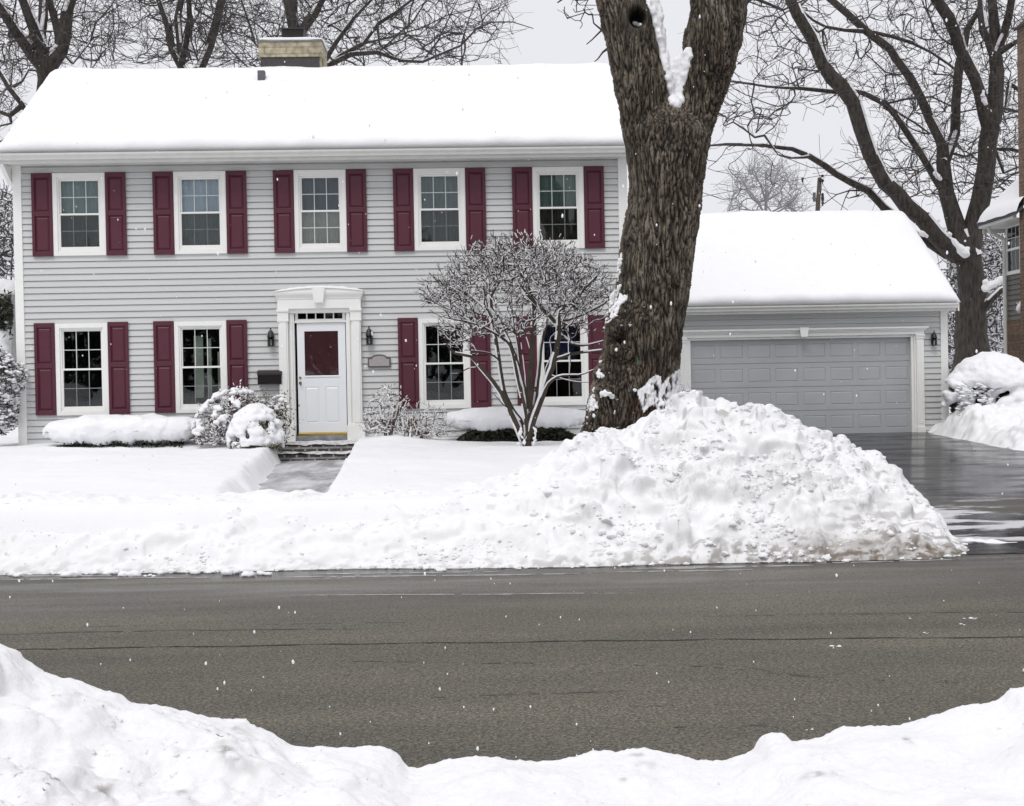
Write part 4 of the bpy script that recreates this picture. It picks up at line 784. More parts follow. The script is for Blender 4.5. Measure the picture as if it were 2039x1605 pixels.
# plaque
r = empty('house_plaque', (-1.575, HY-.03, 2.3), 'grey arched top house plaque with a dark rim, blank, between door and shutter', 'plaque')
def arch_pts(hw, z0, zs, zt, n=12, cx=-1.578): return [(cx-hw, z0), (cx+hw, z0), (cx+hw, zs)]+[(cx+hw*.72*math.cos(t), zs+(zt-zs)*math.sin(t)) for t in [math.pi*i/n for i in range(n+1)]]+[(cx-hw, zs)]
mb = MB(); mb.prism(arch_pts(.205, 2.205, 2.37, 2.435), HY-.05, HY-.022); attach(mb.build('rim', plaqr, bevel=.004), r, (-1.575, HY-.03, 2.3))
mb = MB(); mb.prism(arch_pts(.183, 2.226, 2.352, 2.413), HY-.058, HY-.049); attach(mb.build('face', plaqm), r, (-1.575, HY-.03, 2.3))
# ================================================================== GARAGE
GY = 29.; GX0, GX1 = 3.05, 10.83; GE = 3.36
gar = empty('attached_garage', (7.5, GY, .6), 'attached two car garage with grey panelled door, white frame and thick snow on its roof', 'garage'); gl = Vector(gar.location)
def gp(mb, name, m, **k): return attach(mb.build(name, m, None, **k), gar, gl)
mb = MB(); siding_rows(mb, GX0, GX1-.16, .5, GE, [(4.95, 10.2, .4, 2.86)], lambda x, y, z: (x, GY+y, z), e=.128); siding_rows(mb, GY+.12, 35.2, .5, GE, (), lambda x, y, z: (GX1-.02-y, x, z), e=.128)
mb.add([(GX1-.03, GY, GE), (GX1-.03, 35.3, GE), (GX1-.03, 32.15, 5.75)], [(0, 1, 2)]); gp(mb, 'wall', siding)
mb = MB(); mb.box(GX1-.165, GX1, GY-.035, GY+.13, .45, GE-.01); gp(mb, 'corner_board', white, bevel=.006)
ey, ez = GY-.36, 3.46; ry, rz = 32.15, 5.87
mb = MB(); mb.box(GX0, GX1+.06, ey+.02, GY+.1, GE-.035, GE-.005); gp(mb, 'soffit', gutm)
mb = MB(); mb.box(GX0, GX1+.07, ey-.01, ey+.015, 3.30, 3.46); mb.prismx([(ey-.012, 3.355), (ey-.075, 3.36), (ey-.085, 3.40), (ey-.115, 3.435), (ey-.12, 3.47), (ey-.108, 3.47), (ey-.10, 3.44), (ey-.012, 3.42)], GX0, GX1+.09); gp(mb, 'gutter', gutm)
mb = MB(); mb.prismx([(ey, ez), (ry, rz), (2*ry-ey, ez), (2*ry-ey, ez-.1), (ry, rz-.12), (ey+.02, ez-.1)], GX0, GX1+.1); grf = gp(mb, 'roof', shingle)
mb = MB(); mb.prismx([(ey-.02, ez+.02), (ry, rz+.02), (2*ry-ey, ez+.02), (2*ry-ey, ez-.17), (ry, rz-.17), (ey-.02, ez-.17)], GX1+.1, GX1+.135); gp(mb, 'rake_board', white)
o = rounded_roof_snow('snow_cover', GX0-.3, GX1+.16, [(ey-.03, ez+.02), (ry, rz+.02), (2*ry-ey, ez)], .19, None, 12., step=.09); o.parent = grf
# door frame
mb = MB(); y = GY-.02; dx0, dx1, dzt = 5.015, 9.99, 2.745
for s, xx in ((-1, dx0), (1, dx1)):
    X = lambda a, b: (min(xx+s*a, xx+s*b), max(xx+s*a, xx+s*b))
    mb.box(*X(0, .06), y-.01, y+.16, .5, dzt+.05); mb.box(*X(.06, .10), y-.04, y+.1, .5, dzt+.05); mb.box(*X(.10, .27), y-.075, y+.1, .72, 2.70); mb.box(*X(.09, .285), y-.10, y+.1, .5, .72); mb.box(*X(.13, .165), y-.085, y-.075, .8, 2.62); mb.box(*X(.20, .235), y-.085, y-.075, .8, 2.62)
    mb.box(*X(.09, .285), y-.09, y+.1, 2.70, 2.76); mb.box(*X(.085, .29), y-.105, y+.1, 2.76, 2.80)
a, b = dx0-.30, dx1+.30; mb.box(dx0, dx1, y-.01, y+.16, dzt, dzt+.05); mb.box(a+.02, b-.02, y-.065, y+.1, 2.80, 2.875); mb.box(a, b, y-.09, y+.1, 2.875, 2.905); mb.box(a-.03, b+.03, y-.12, y+.1, 2.905, 2.935); mb.box(a-.06, b+.06, y-.15, y+.1, 2.935, 2.975)
gf = gp(mb, 'door_frame', white, bevel=.004)
mb = MB(); q = P(1597, 660, GY); mb.prism([(q.x-.07, 2.79), (q.x+.07, 2.79), (q.x+.095, 2.985), (q.x-.095, 2.985)], y-.185, y); attach(mb.build('keystone', white, bevel=.005), gf, (0, 0, 0))
# sectional door
mb = MB(); yy = GY+.06; zb, ztp = .60, 2.75; ns = 4; sh = (ztp-zb)/ns; ncol = 8; cwid = (dx1-dx0)/ncol
for k in range(ns):
    za, zc_ = zb+k*sh+.004, zb+(k+1)*sh-.004; pz0, pz1 = za+.115, zc_-.115
    mb.box(dx0, dx1, yy, yy+.04, za, pz0); mb.box(dx0, dx1, yy, yy+.04, pz1, zc_)
    mb.box(dx0, dx0+.055, yy, yy+.04, pz0, pz1)
    for j in range(ncol):
        a = dx0+j*cwid+.055; b = dx0+(j+1)*cwid-.055
        mb.box(b, min(b+.11, dx1), yy, yy+.04, pz0, pz1)
        yb = yy+.010; yt = yy+.001; i = .030
        mb.add([(a, yy, pz0), (b, yy, pz0), (b, yy, pz1), (a, yy, pz1), (a+.006, yb, pz0+.006), (b-.006, yb, pz0+.006), (b-.006, yb, pz1-.006), (a+.006, yb, pz1-.006), (a+i, yt, pz0+i), (b-i, yt, pz0+i), (b-i, yt, pz1-i), (a+i, yt, pz1-i)],
            [(0, 1, 5, 4), (1, 2, 6, 5), (2, 3, 7, 6), (3, 0, 4, 7), (4, 5, 9, 8), (5, 6, 10, 9), (6, 7, 11, 10), (7, 4, 8, 11), (8, 9, 10, 11)])
mb.box(dx0, dx1, yy+.045, yy+.06, zb, ztp)
gp(mb, 'garage_door', garm)
# ================================================================== NEIGHBOURS
nb = empty('neighbour_house', (13.4, 30.5, .6), 'brown brick house at the right edge with snowy side roof and white downspout', 'house'); nl = Vector(nb.location)
def np_(mb, name, m, **k): return attach(mb.build(name, m, None, **k), nb, nl)
BY = 29.6; q = P(2028, 300, BY+.6); qt = P(2022, 42, BY); mb = MB(); bx = q.x
mb.box(bx, bx+7, BY, BY+.6, .3, qt.z); mb.prism([(bx, qt.z), (bx+3, qt.z), (bx+3, qt.z+2.7)], BY, BY+.6); np_(mb, 'brick_wall', redb)
mb = MB(); mb.hexa([(bx-.06, BY-.04, qt.z-.08), (bx+3, BY-.04, qt.z+2.72), (bx+3, BY+.64, qt.z+2.72), (bx-.06, BY+.64, qt.z-.08), (bx-.06, BY-.04, qt.z-.01), (bx+3, BY-.04, qt.z+2.80), (bx+3, BY+.64, qt.z+2.80), (bx-.06, BY+.64, qt.z-.01)]); np_(mb, 'main_roof', mat('brown_fascia', (.03, .018, .014), .7))
YF = 32.0; SX = P(2003, 560, YF).x; zb_ = P(2010, 637, 31.).z; ze = P(1990, 447, 31.2).z
mb = MB(); siding_rows(mb, BY+.4, YF, zb_, ze, [(30.62, 31.48, 0, 0)], lambda x, y, z: (SX+y, x, z), e=.125); mb.box(SX+.02, SX+4, BY+.5, YF, zb_, ze-.01); np_(mb, 'side_wall', mat('brown_grey_siding', (.20, .187, .165), .6, noise=(4, .4)))
mb = MB(); mb.box(SX-.05, SX+3, BY+.5, YF+.02, .2, zb_); np_(mb, 'brick_base', redb_side)
w0, w1 = P(2004, 446, 31.5), P(2031, 541, 30.7); mb = MB(); yA, yB = 31.0, 31.88; zA, zB = w1.z, w0.z
mb.box(SX-.05, SX+.02, yA, yA+.08, zA, zB); mb.box(SX-.05, SX+.02, yB-.08, yB, zA, zB); mb.box(SX-.05, SX+.02, yA+.08, yB-.08, zB-.08, zB); mb.box(SX-.05, SX+.02, yA+.08, yB-.08, zA, zA+.09); zm = (zA+zB)/2; mb.box(SX-.045, SX+.02, yA+.08, yB-.08, zm-.03, zm+.03)
wn = np_(mb, 'window', white, bevel=.004); mb = MB(); mb.box(SX-.03, SX-.026, yA+.08, yB-.08, zA+.09, zB-.08); attach(mb.build('pane', glass), wn, (0, 0, 0))
mb = MB(); mb.box(SX-.005, SX+.012, yA+.08, yB-.08, zA+.09, zB-.08); attach(mb.build('blind', bm_((.14, .16, .16))), wn, (0, 0, 0))
mb = MB()
for yv in (yA+.31, yA+.54): mb.box(SX-.038, SX-.031, yv-.008, yv+.008, zA+.09, zB-.08)
mb.box(SX-.0385, SX-.0312, yA+.08, yB-.08, zm+.26, zm+.28); attach(mb.build('muntin', munt), wn, (0, 0, 0))
EX = P(1950, 437, YF+.2).x+.09; zE = ze+.02
mb = MB(); mb.box(EX-.09, EX+.0, BY+.61, YF+.25, zE, zE+.13); mb.box(EX, SX+.05, BY+.61, YF+.22, zE-.02, zE+.02); mb.box(EX, SX+.1, YF+.2, YF+.24, zE-.12, zE-.02); np_(mb, 'gutter', gutm)
mb = MB(); mb.tube([(EX+.0, YF-.15, zE+.0), (EX+.02, YF-.15, zE-.12), (SX-.08, YF-.12, zE-.32), (SX-.08, YF-.12, zE-.5), (SX-.08, YF-.12, .8)], .05, 8); np_(mb, 'downspout', gutm)
xx = np.linspace(0, 1, 40); vv = np.linspace(0, 1, 40); A, B = np.meshgrid(xx, vv, indexing='ij'); Xr = EX-.13+2.6*A; B = B*1.15-.15; slope = .95
th = .17*np.sqrt(np.clip(1-(1-np.clip(A*2.6/.2, 0, 1))**2, 0, 1))*np.sqrt(np.clip(1-(1-np.clip((1-B)*3/.25, 0, 1))**2, 0, 1))
Yr = BY+.62+(YF+.28-BY-.62)*B; Zr = zE+.13+2.6*A*slope+th+.03*fbm(Xr, Yr, 1.)
o = grid_obj('roof_snow', Xr, Yr, Zr, snow); attach(o, nb, nl)
mb = MB(); mb.hexa([(EX-.12, BY+.32, zE+.06), (EX-.12, YF+.27, zE+.06), (EX+2.6, YF+.27, zE+2.6*slope), (EX+2.6, BY+.32, zE+2.6*slope), (EX-.12, BY+.32, zE+.13), (EX-.12, YF+.27, zE+.13), (EX+2.6, YF+.27, zE+.1+2.6*slope), (EX+2.6, BY+.32, zE+.1+2.6*slope)]); np_(mb, 'side_roof', shingle)
g = P(2023, 608, 30.6); mb = MB(); mb.prism([(SX-.30, g.z-.12), (SX-.02, g.z-.18), (SX-.02, g.z+.15), (SX-.12, g.z+.1)], 30.4, 30.85); wh = mb.build('vent_hood', grey_metal); tag(attach(wh, nb, nl))
o = blobs('hood_snow', [(SX-.14+.1*i, 30.6, g.z+.02+.09*i) for i in (-1, -.3, .4, 1)], [.12, .13, .13, .11], snow, None, vox=.03, rough=.1); attach(o, nb, nl)
# pale shed/house beyond the left edge
sh_ = empty('left_neighbour_shed', P(0, 700, 38), 'pale low outbuilding with snow on its roof glimpsed at the left edge', 'shed'); sh_.name = 'garden_shed'; sl_ = Vector(sh_.location)
a = P(22, 565, 38); mb = MB(); mb.box(a.x-6, a.x-.1, 38.2, 42, .4, a.z-.25); attach(mb.build('wall', mat('shed_wall', (.42, .43, .42), .8, noise=(3, .6))), sh_, sl_)
mb = MB(); mb.box(a.x-6.2, a.x+.1, 37.9, 42.3, a.z-.28, a.z-.18); rr_ = attach(mb.build('roof', gutm), sh_, sl_)
attach(pillow('snow', (a.x-3, 40.1, a.z-.18), (3.2, 2.3, .42), snow, None, amp=.06, ex=.25, flat=0), rr_, (0, 0, 0))
# ================================================================== TREES AND SHRUBS
bark = mat('wet_bark', (.070, .058, .048), .85, noise=(14, .8, (.020, .017, .015), (1, 1, .25)), bump=(22, .8, .03))
twig = mat('twig_bark', (.095, .082, .078), .85, noise=(9, .6, (.03, .026, .025)))
twig_far = mat('twig_bark_grey', (.085, .075, .075), .85, noise=(9, .6, (.05, .045, .046)))
twig_y = mat('bush_bark', (.19, .125, .08), .85, noise=(16, .7, (.05, .035, .028)))
def tree(name, sk, loc, label, cat, group=None, snowp=.85, thick=.045, srs=.5, szs=.64, tm=None, bmx=None, snow_min=.028, hmin=.30, k_th=10):
    r = empty(name, loc, label, cat, group); tm = tm or twig; bmx = bmx or bark
    for o in (sk.mesh('trunk', bmx, None, rmin=thick, k=k_th), sk.mesh('branches', tm, None, rmin=0, rmax=thick, k=4),
              sk.mesh('snow', snow, None, rmin=snow_min, k=6, z_shift=szs, rscale=srs, sel=snowsel(snowp, hmin), bias=(.25, -.45, 0)) if snowp else None):
        if o: attach(o, r, loc)
    return r
def cloud(n, fn, seed, ylo, yhi):
    """points spread over picture regions with density fn(px,py) at depths ylo..yhi"""
    r = np.random.default_rng(seed); out = []
    x0, x1, y0, y1 = fn.box
    while len(out) < n:
        x, y = r.uniform(x0, x1), r.uniform(y0, y1)
        if r.random() < fn(x, y): out.append(P(x, y, r.uniform(ylo, yhi)))
    return np.array([tuple(p) for p in out])
def region(box):
    def d(f): f.box = box; return f
    return d
# --- back trees, left
YA = 40
A_ = Skel(21); k = dict(sc=2.913, step=.5, wob=.04)
A_.px([(262, 1700), (262, 900), (268, 400), (255, 340)], (150, 105), YA, **k)
A_.px([(250, 400), (180, 300), (100, 190), (40, 100), (-30, 10), (-110, -120)], (75, 40), YA, dy=-1.5, **k)
A_.px([(268, 400), (240, 260), (190, 120), (135, -10), (80, -160)], (85, 45), YA, dy=-1, **k)
A_.px([(230, 220), (245, 110), (250, 0), (262, -180)], (60, 42), YA, dy=1, **k)
A_.px([(300, 420), (345, 300), (365, 200), (400, 60), (420, -20), (440, -180)], (95, 48), YA, **k)
A_.px([(335, 280), (322, 130), (305, 0), (285, -160)], (48, 34), YA, dy=1.5, **k)
A_.px([(180, 300), (215, 230), (170, 100), (120, 0)], (26, 14), YA, dy=-2, **k)
A_.px([(390, 300), (420, 370), (520, 240), (560, 130), (640, 40)], (14, 8), YA, dy=1, **k)
@region((-120, 270, -170, 130))
def fA(x, y): return .8 if x < 210 else max(0, .8-(x-210)/90)
A_.grow(cloud(620, fA, 1, YA-3, YA+3.5), tip=.0050, step=.4, fork=3, flen=.9, wob=.08)
tree('leafless_tree', A_, P(90, 800, YA), 'bare many limbed tree behind the left end of the roof', 'tree', 'bare trees behind the house', thick=.05)
A2 = Skel(22); A2.px([(330, 1700), (250, 780), (140, 620), (60, 510), (-10, 420), (-90, 250)], (60, 52, 38, 36, 32, 25), 37, **k)
A2.px([(140, 640), (60, 670), (-30, 640), (-120, 600)], (26, 18), 37, **k); A2.px([(130, 700), (60, 718), (-20, 735), (-80, 760)], (16, 10), 37, **k)
A2.px([(100, 560), (135, 470), (170, 410), (210, 410), (245, 460)], (20, 8), 37, **k)
@region((-120, 60, 100, 300))
def fA2(x, y): return .9 if x < 50-(y-130)*.25 else .1
A2.grow(cloud(240, fA2, 2, 35, 39.5), tip=.0050, step=.4, fork=3, flen=.7, wob=.08)
tree('leafless_tree', A2, P(60, 800, 37), 'bare tree leaning out past the roof edge at the far left', 'tree', 'bare trees behind the house', thick=.05)
B_ = Skel(23); YB = 41
B_.px([(1100, 1700), (1100, 800), (1080, 460), (1045, 380), (1010, 280), (970, 150), (915, -10), (870, -140)], (120, 90, 60, 44, 42, 44, 38, 28), YB, **k)
B_.px([(1055, 400), (1045, 250), (1040, 100), (1050, -20), (1060, -180)], (45, 34), YB, dy=1, **k)
B_.px([(1060, 380), (1085, 250), (1088, 100), (1105, -20)], (36, 28), YB, dy=-1, **k)
B_.px([(1100, 480), (1160, 375), (1210, 270), (1260, 130), (1300, -20), (1330, -180)], (60, 40), YB, **k)
B_.px([(1195, 300), (1165, 220), (1155, 90), (1180, 20), (1240, -60)], (18, 12), YB, dy=1, **k); B_.px([(1155, 120), (1130, 50), (1150, -40)], (10, 7), YB, **k)
B_.px([(1140, 420), (1110, 240), (1120, 100), (1080, 0)], (10, 6), YB, **k)
@region((210, 480, -170, 126))
def fB(x, y): return .35 if 225 < x < 300 else .75
B_.grow(cloud(560, fB, 3, YB-3, YB+3), tip=.0050, step=.4, fork=3, flen=.9, wob=.08)
tree('leafless_tree', B_, P(378, 800, YB), 'bare tree with forked trunk behind the roof left of the chimney', 'tree', 'bare trees behind the house', thick=.05)
C_ = Skel(24); YC = 39
C_.px([(1700, 1700), (1700, 900), (1695, 420), (1692, 170), (1680, 0), (1670, -160)], (150, 110, 72, 66, 56, 45), YC, **k)
C_.px([(1715, 330), (1735, 170), (1705, 80), (1722, -10), (1740, -160)], (45, 40), YC, dy=1, **k); C_.px([(1715, 300), (1760, 190), (1820, 80), (1870, -20), (1930, -160)], (62, 42), YC, **k)
C_.px([(1700, 600), (1800, 480), (1900, 330), (1960, 230), (2060, 100), (2170, -20)], (70, 38, 30, 26, 22, 18), YC, dy=-1, **k)
C_.px([(1500, 380), (1480, 250), (1440, 120), (1400, 0)], (16, 10), YC, **k)
k2 = dict(sc=2.913, off=(650, 0), step=.5, wob=.04)
C_.px([(-10, 480), (20, 370), (80, 330), (200, 260), (290, 140), (385, 80), (505, -10), (600, -120)], (34, 34, 30, 27, 25, 22, 18, 12), YC, **k2)
C_.px([(80, 330), (190, 260), (270, 180), (320, 40), (330, -60)], (22, 12), YC, dy=1.5, **k2)
C_.px([(15, 380), (150, 312), (300, 305), (430, 345), (560, 360), (680, 305), (780, 262), (870, 165), (960, 128), (1080, 128), (1200, 165)], (30, 4), YC, dy=-3, **k2)
C_.px([(600, 352), (645, 240), (700, 130), (770, -20)], (10, 5), YC-1.5, **k2); C_.px([(780, 262), (820, 130), (880, -30)], (9, 5), YC-2, **k2)
C_.px([(300, 305), (420, 200), (560, 160), (700, 90), (830, 60)], (10, 5), YC-1, **k2); C_.px([(300, 200), (310, 260), (400, 330), (440, 360)], (12, 8), YC, **k2)
C_.px([(440, 345), (560, 325), (680, 340)], (7, 4), YC-1, **k2); C_.px([(250, 300), (400, 210), (500, 130), (600, -30)], (12, 7), YC, **k2)
@region((440, 1080, -160, 128))
def fC(x, y): return .7 if x < 900 else max(0, .7-(x-900)/210-(.2 if y > 70 else 0))
C_.grow(cloud(1000, fC, 4, YC-4, YC+3), tip=.0050, step=.4, fork=3, flen=.9, wob=.08)
tree('leafless_tree', C_, P(583, 800, YC), 'wide spreading bare tree behind the chimney with branches reaching right', 'tree', 'bare trees behind the house', thick=.05)
# --- large tree, right
YR = 39; R_ = Skel(31); k3 = dict(sc=2.759, off=(1300, 0), step=.45, wob=.035)
R_.px([(1755, 2250), (1755, 1950), (1757, 1700), (1757, 1590), (1745, 1500), (1735, 1400), (1735, 1330)], (270, 190, 160, 152, 145, 130, 100), YR, **k3)
R_.px([(1725, 1440), (1660, 1390), (1560, 1300), (1400, 1130), (1280, 1000), (1190, 850), (1150, 700), (1100, 560), (1040, 480), (930, 350), (870, 220), (800, 80), (740, -20), (660, -150)], (100, 100, 92, 88, 84, 78, 80, 80, 84, 70, 64, 62, 60, 48), YR, dy=-2, **k3)
R_.px([(1735, 1400), (1690, 1300), (1650, 1180), (1610, 1050), (1600, 900), (1590, 790), (1520, 650), (1480, 530), (1400, 400), (1300, 270), (1180, 170), (1080, 90), (980, -10), (900, -110)], (100, 110, 96, 84, 76, 62, 54, 50, 52, 50, 48, 44, 42, 30), YR, dy=1.5, **k3)
R_.px([(1600, 880), (1655, 740), (1670, 550), (1680, 350), (1730, 160), (1785, 50), (1830, -80)], (60, 56, 50, 48, 36, 24, 20), YR+1, **k3)
R_.px([(1580, 990), (1480, 860), (1400, 740), (1330, 640), (1270, 565), (1150, 510), (1000, 502), (800, 485), (560, 465), (430, 448), (330, 430)], (44, 8), YR+.5, dy=-2, **k3)
R_.px([(1745, 1380), (1770, 1250), (1800, 1100), (1835, 900), (1862, 700), (1880, 500), (1892, 300), (1870, 150), (1858, -10), (1850, -150)], (100, 112, 106, 98, 100, 84, 70, 56, 50, 40), YR, **k3)
R_.px([(1838, 660), (1765, 430), (1690, 280), (1620, 100), (1560, -20), (1500, -150)], (80, 66, 66, 66, 60, 45), YR, dy=-1, **k3)
R_.px([(1880, 330), (1820, 170), (1800, -10), (1790, -150)], (62, 56, 50, 40), YR, dy=1.5, **k3); R_.px([(1895, 300), (1925, 200), (1955, 80), (1980, -20), (2020, -150)], (50, 42, 44, 40, 30), YR, dy=-1, **k3)
R_.px([(1690, 1440), (1600, 1400), (1500, 1325), (1430, 1270), (1350, 1205), (1270, 1140), (1180, 1050), (1000, 950), (860, 862), (760, 822), (600, 798), (400, 790), (305, 800), (230, 790)], (50, 54, 50, 46, 44, 42, 40, 36, 32, 24, 20, 16, 10, 6), YR+.6, dy=-1.5, **k3)
R_.px([(860, 866), (760, 862), (690, 850)], (20, 8), YR-1, **k3); R_.px([(670, 795), (610, 750), (560, 755), (510, 715), (440, 670), (400, 690)], (20, 6), YR-1, **k3)
R_.px([(1190, 165), (1050, 165), (950, 150), (880, 110), (820, 60), (770, 0)], (22, 14), YR+1, **k3); R_.px([(1180, 170), (1300, 200), (1430, 240), (1530, 290), (1620, 350), (1665, 385)], (22, 14), YR+1, **k3)
R_.px([(1160, 1050), (1080, 1045), (1010, 1070), (940, 1120)], (10, 4), YR, **k3); R_.px([(1130, 1050), (1060, 1080), (1030, 1160)], (7, 4), YR, **k3)
R_.px([(1270, 560), (1340, 610), (1430, 670), (1520, 730)], (18, 10), YR, **k3); R_.px([(1640, 910), (1720, 860), (1800, 830)], (16, 8), YR+1, **k3); R_.px([(1250, 560), (1400, 540), (1530, 530), (1650, 590)], (15, 8), YR, **k3)
R_.px([(1910, 800), (1960, 815), (2040, 840)], (24, 18), YR+1, **k3); R_.px([(1900, 600), (1970, 600), (2060, 620)], (22, 14), YR+1, **k3); R_.px([(1900, 440), (1960, 460), (2040, 520)], (30, 20), YR+1, **k3)
R_.px([(1880, 960), (1930, 950), (2040, 900)], (20, 12), YR+1, **k3); R_.px([(1925, 310), (1980, 240), (2060, 180)], (30, 26), YR-.5, **k3)
R_.px([(1800, 1750), (1850, 1660), (1905, 1600), (1990, 1560)], (60, 44, 40, 34), YR-.3, **k3)
R_.px([(560, 470), (540, 560), (560, 620), (520, 700)], (10, 5), YR-1.5, **k3); R_.px([(820, 485), (790, 440), (770, 380), (690, 330)], (9, 4), YR-1.5, **k3)
@region((1385, 2050, -150, 470))
def fR(x, y):
    if 1560 < x < 1760 and 215 < y < 420 and x < 1560+(430-y)*.95+20: return .03
    if y > 395: return 0.
    if x < 1470 and y > 285: return .03
    if y > 300 and x < 1700: return .08
    if x < 1600 and y > 250: return .25
    return .55 if x < 1760 else (.95 if y < 400 else .55)
R_.grow(cloud(1450, fR, 5, YR-2.6, YR+4), tip=.0054, step=.3, fork=3, flen=.7, wob=.11)
tree('leafless_tree', R_, P(1940, 800, YR), 'massive dark bare tree between the garage and the brick house', 'tree', snow_min=.03, thick=.05)
# snow lodged in the forks of that tree
def pblobs(name, pts, Y, m=snow, parent=None, vox=.03, seed=0, sq=(1, 1, 1), rough=.25, jit=0):
    C = []; R = []; rr = random.Random(seed)
    for x, y, r in pts: C.append(tuple(P(x, y, Y+rr.uniform(-jit, jit)))); R.append(r/FPX*Y)
    return blobs(name, C, R, m, parent, vox, rough, sq, seed)
rt = [o for o in D.objects if o.get('label', '').startswith('massive dark')][0]
pts = [(1898+2.6*i, 478+3.1*i, 5+.35*i) for i in range(10)]+[(1915, 500, 9), (1922, 505, 9), (1926, 495, 6), (1921, 480, 4), (1869+.0, 440, 4), (1880, 455, 5), (1890, 466, 6)]+[(1962+i*4, 575-i*2.2, 8) for i in range(9)]+[(1962, 562, 6), (1985, 562, 7), (1992, 556, 7)]+[(1862, 345, 5), (1867, 352, 5), (1872, 356, 4)]+[(1956, 190, 5), (1960, 198, 6), (1962, 206, 5), (1958, 182, 4)]+[(1838, 466, 6), (1846, 470, 4), (1833, 462, 5)]
o = pblobs('fork_snow', pts, YR-.75, seed=2, vox=.035); attach(o, rt, rt.location)
# --- distant tree, pole and wires
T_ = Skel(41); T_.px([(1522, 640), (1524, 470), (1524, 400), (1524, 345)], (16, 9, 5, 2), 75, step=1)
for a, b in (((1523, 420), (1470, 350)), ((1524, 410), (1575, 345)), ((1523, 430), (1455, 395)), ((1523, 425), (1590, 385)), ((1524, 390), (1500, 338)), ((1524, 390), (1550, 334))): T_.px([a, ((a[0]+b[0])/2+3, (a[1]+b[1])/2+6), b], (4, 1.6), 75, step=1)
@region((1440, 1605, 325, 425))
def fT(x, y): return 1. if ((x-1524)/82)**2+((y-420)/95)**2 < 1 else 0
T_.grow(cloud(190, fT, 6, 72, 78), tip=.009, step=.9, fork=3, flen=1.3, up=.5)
tree('leafless_tree', T_, P(1524, 700, 75), 'small faint bare tree far behind the garage roof', 'tree', snowp=0, tm=mat('twig_bark_haze_tint', (.26, .26, .27), .9), bmx=mat('trunk_haze_tint', (.2, .2, .21), .9), thick=.03)  # bark paled: distance haze put into its colour
up = empty('utility_pole', P(1628, 640, 60), 'wooden utility pole with insulators and wires above the garage roof', 'utility pole'); ul = Vector(up.location); Y = 60
wood = mat('pole_wood', (.095, .075, .06), .9, noise=(5, .7, (.05, .04, .033), (1, 1, .2))); mb = MB(); mb.tube([P(1626, 700, Y), P(1628, 420, Y), P(1632, 354, Y)], [.13, .11, .095], 12); attach(mb.build('pole', wood, smooth=True), up, ul)
mb = MB(); mb.tube([P(1632, 357, Y-.12), P(1640, 361, Y-.12)], .07, 8); mb.lathe(P(1637.5, 350, Y).x, Y, [(.05, P(0, 0, Y).z*0+P(1637, 353, Y).z), (.075, P(1637, 351.5, Y).z), (.075, P(1637, 349, Y).z), (.02, P(1637, 347.5, Y).z)], 10); attach(mb.build('insulator', black), up, ul)
mb = MB(); q = P(1638, 395, Y-.15); mb.lathe(q.x, q.y, [(.02, q.z+.25), (.07, q.z+.2), (.06, q.z+.1), (.08, q.z), (.05, q.z-.15), (.07, q.z-.2), (.02, q.z-.35)], 8); attach(mb.build('insulator', black), up, ul)
mb = MB(); q = P(1621, 392, Y-.05); mb.box(q.x-.05, q.x+.07, q.y-.05, q.y+.05, q.z-.22, q.z+.2); mb.box(q.x-.1, q.x+.1, q.y-.02, q.y+.02, q.z-.08, q.z-.04); attach(mb.build('cutout', grey_metal), up, ul)
wire = mat('wire', (.06, .06, .065), .6)
for nm, pts in (('wire', [(1300, 425, 62), (1400, 391, 61), (1480, 377, 60.5), (1598, 356, 60), (1637, 349, 60), (1690, 351, 60), (1800, 371, 61)]), ('wire', [(1598, 356, 60), (1598.5, 364, 60), (1606, 376, 60), (1618, 389, 60)]), ('wire', [(1637, 361, 60), (1636, 375, 60), (1634, 388, 60)]), ('wire', [(1640, 376, 60), (1647, 384, 60), (1656, 394, 60), (1690, 420, 60)]), ('wire', [(1640, 405, 59.8), (1632, 415, 59.8), (1628, 430, 59.8)])):
    mb = MB(); mb.tube([P(*p) for p in pts], .014, 5); attach(mb.build(nm, wire), up, ul)
mb = MB(); q = P(1598, 359, 60); mb.lathe(q.x, 60, [(.03, q.z+.12), (.06, q.z+.1), (.06, q.z+.05), (.03, q.z-.1)], 8); attach(mb.build('insulator', black), up, ul)
# --- the big street tree ----------------------------------------------
YT = 16.2
def tube_mesh(st, Y=YT, n=28, wobble=0):
    mb = MB(); pts = []; rs = []
    for y, l, r in st: pts.append(P((l+r)/2, y, Y)); rs.append((r-l)/2/FPX*Y)
    # resample smoothly
    P2 = []; R2 = []
    for i in range(len(pts)-1):
        p0, p1, p2, p3 = pts[max(i-1, 0)], pts[i], pts[i+1], pts[min(i+2, len(pts)-1)]; kk = 6
        for j in range(kk if i < len(pts)-2 else kk+1):
            t = j/kk; P2.append(.5*((2*p1)+(-p0+p2)*t+(2*p0-5*p1+4*p2-p3)*t*t+(-p0+3*p1-3*p2+p3)*t**3)); R2.append(rs[i]*(1-t)+rs[i+1]*t)
    return P2, R2
main = [(1010, 1120, 1400), (930, 1140, 1372), (855, 1164, 1348), (820, 1168, 1346), (760, 1184, 1349), (725, 1197, 1353), (690, 1200, 1357), (650, 1207, 1360), (607, 1226, 1368), (560, 1230, 1374), (500, 1236, 1383), (440, 1247, 1390), (378, 1252, 1398), (320, 1249, 1405), (270, 1244, 1412), (235, 1262, 1398), (205, 1300, 1378)]
ll = [(300, 1250, 1350), (235, 1235, 1345), (174, 1225, 1338), (127, 1217, 1326), (54, 1202, 1309), (0, 1189, 1293), (-100, 1170, 1268), (-260, 1130, 1215), (-500, 1060, 1120)]
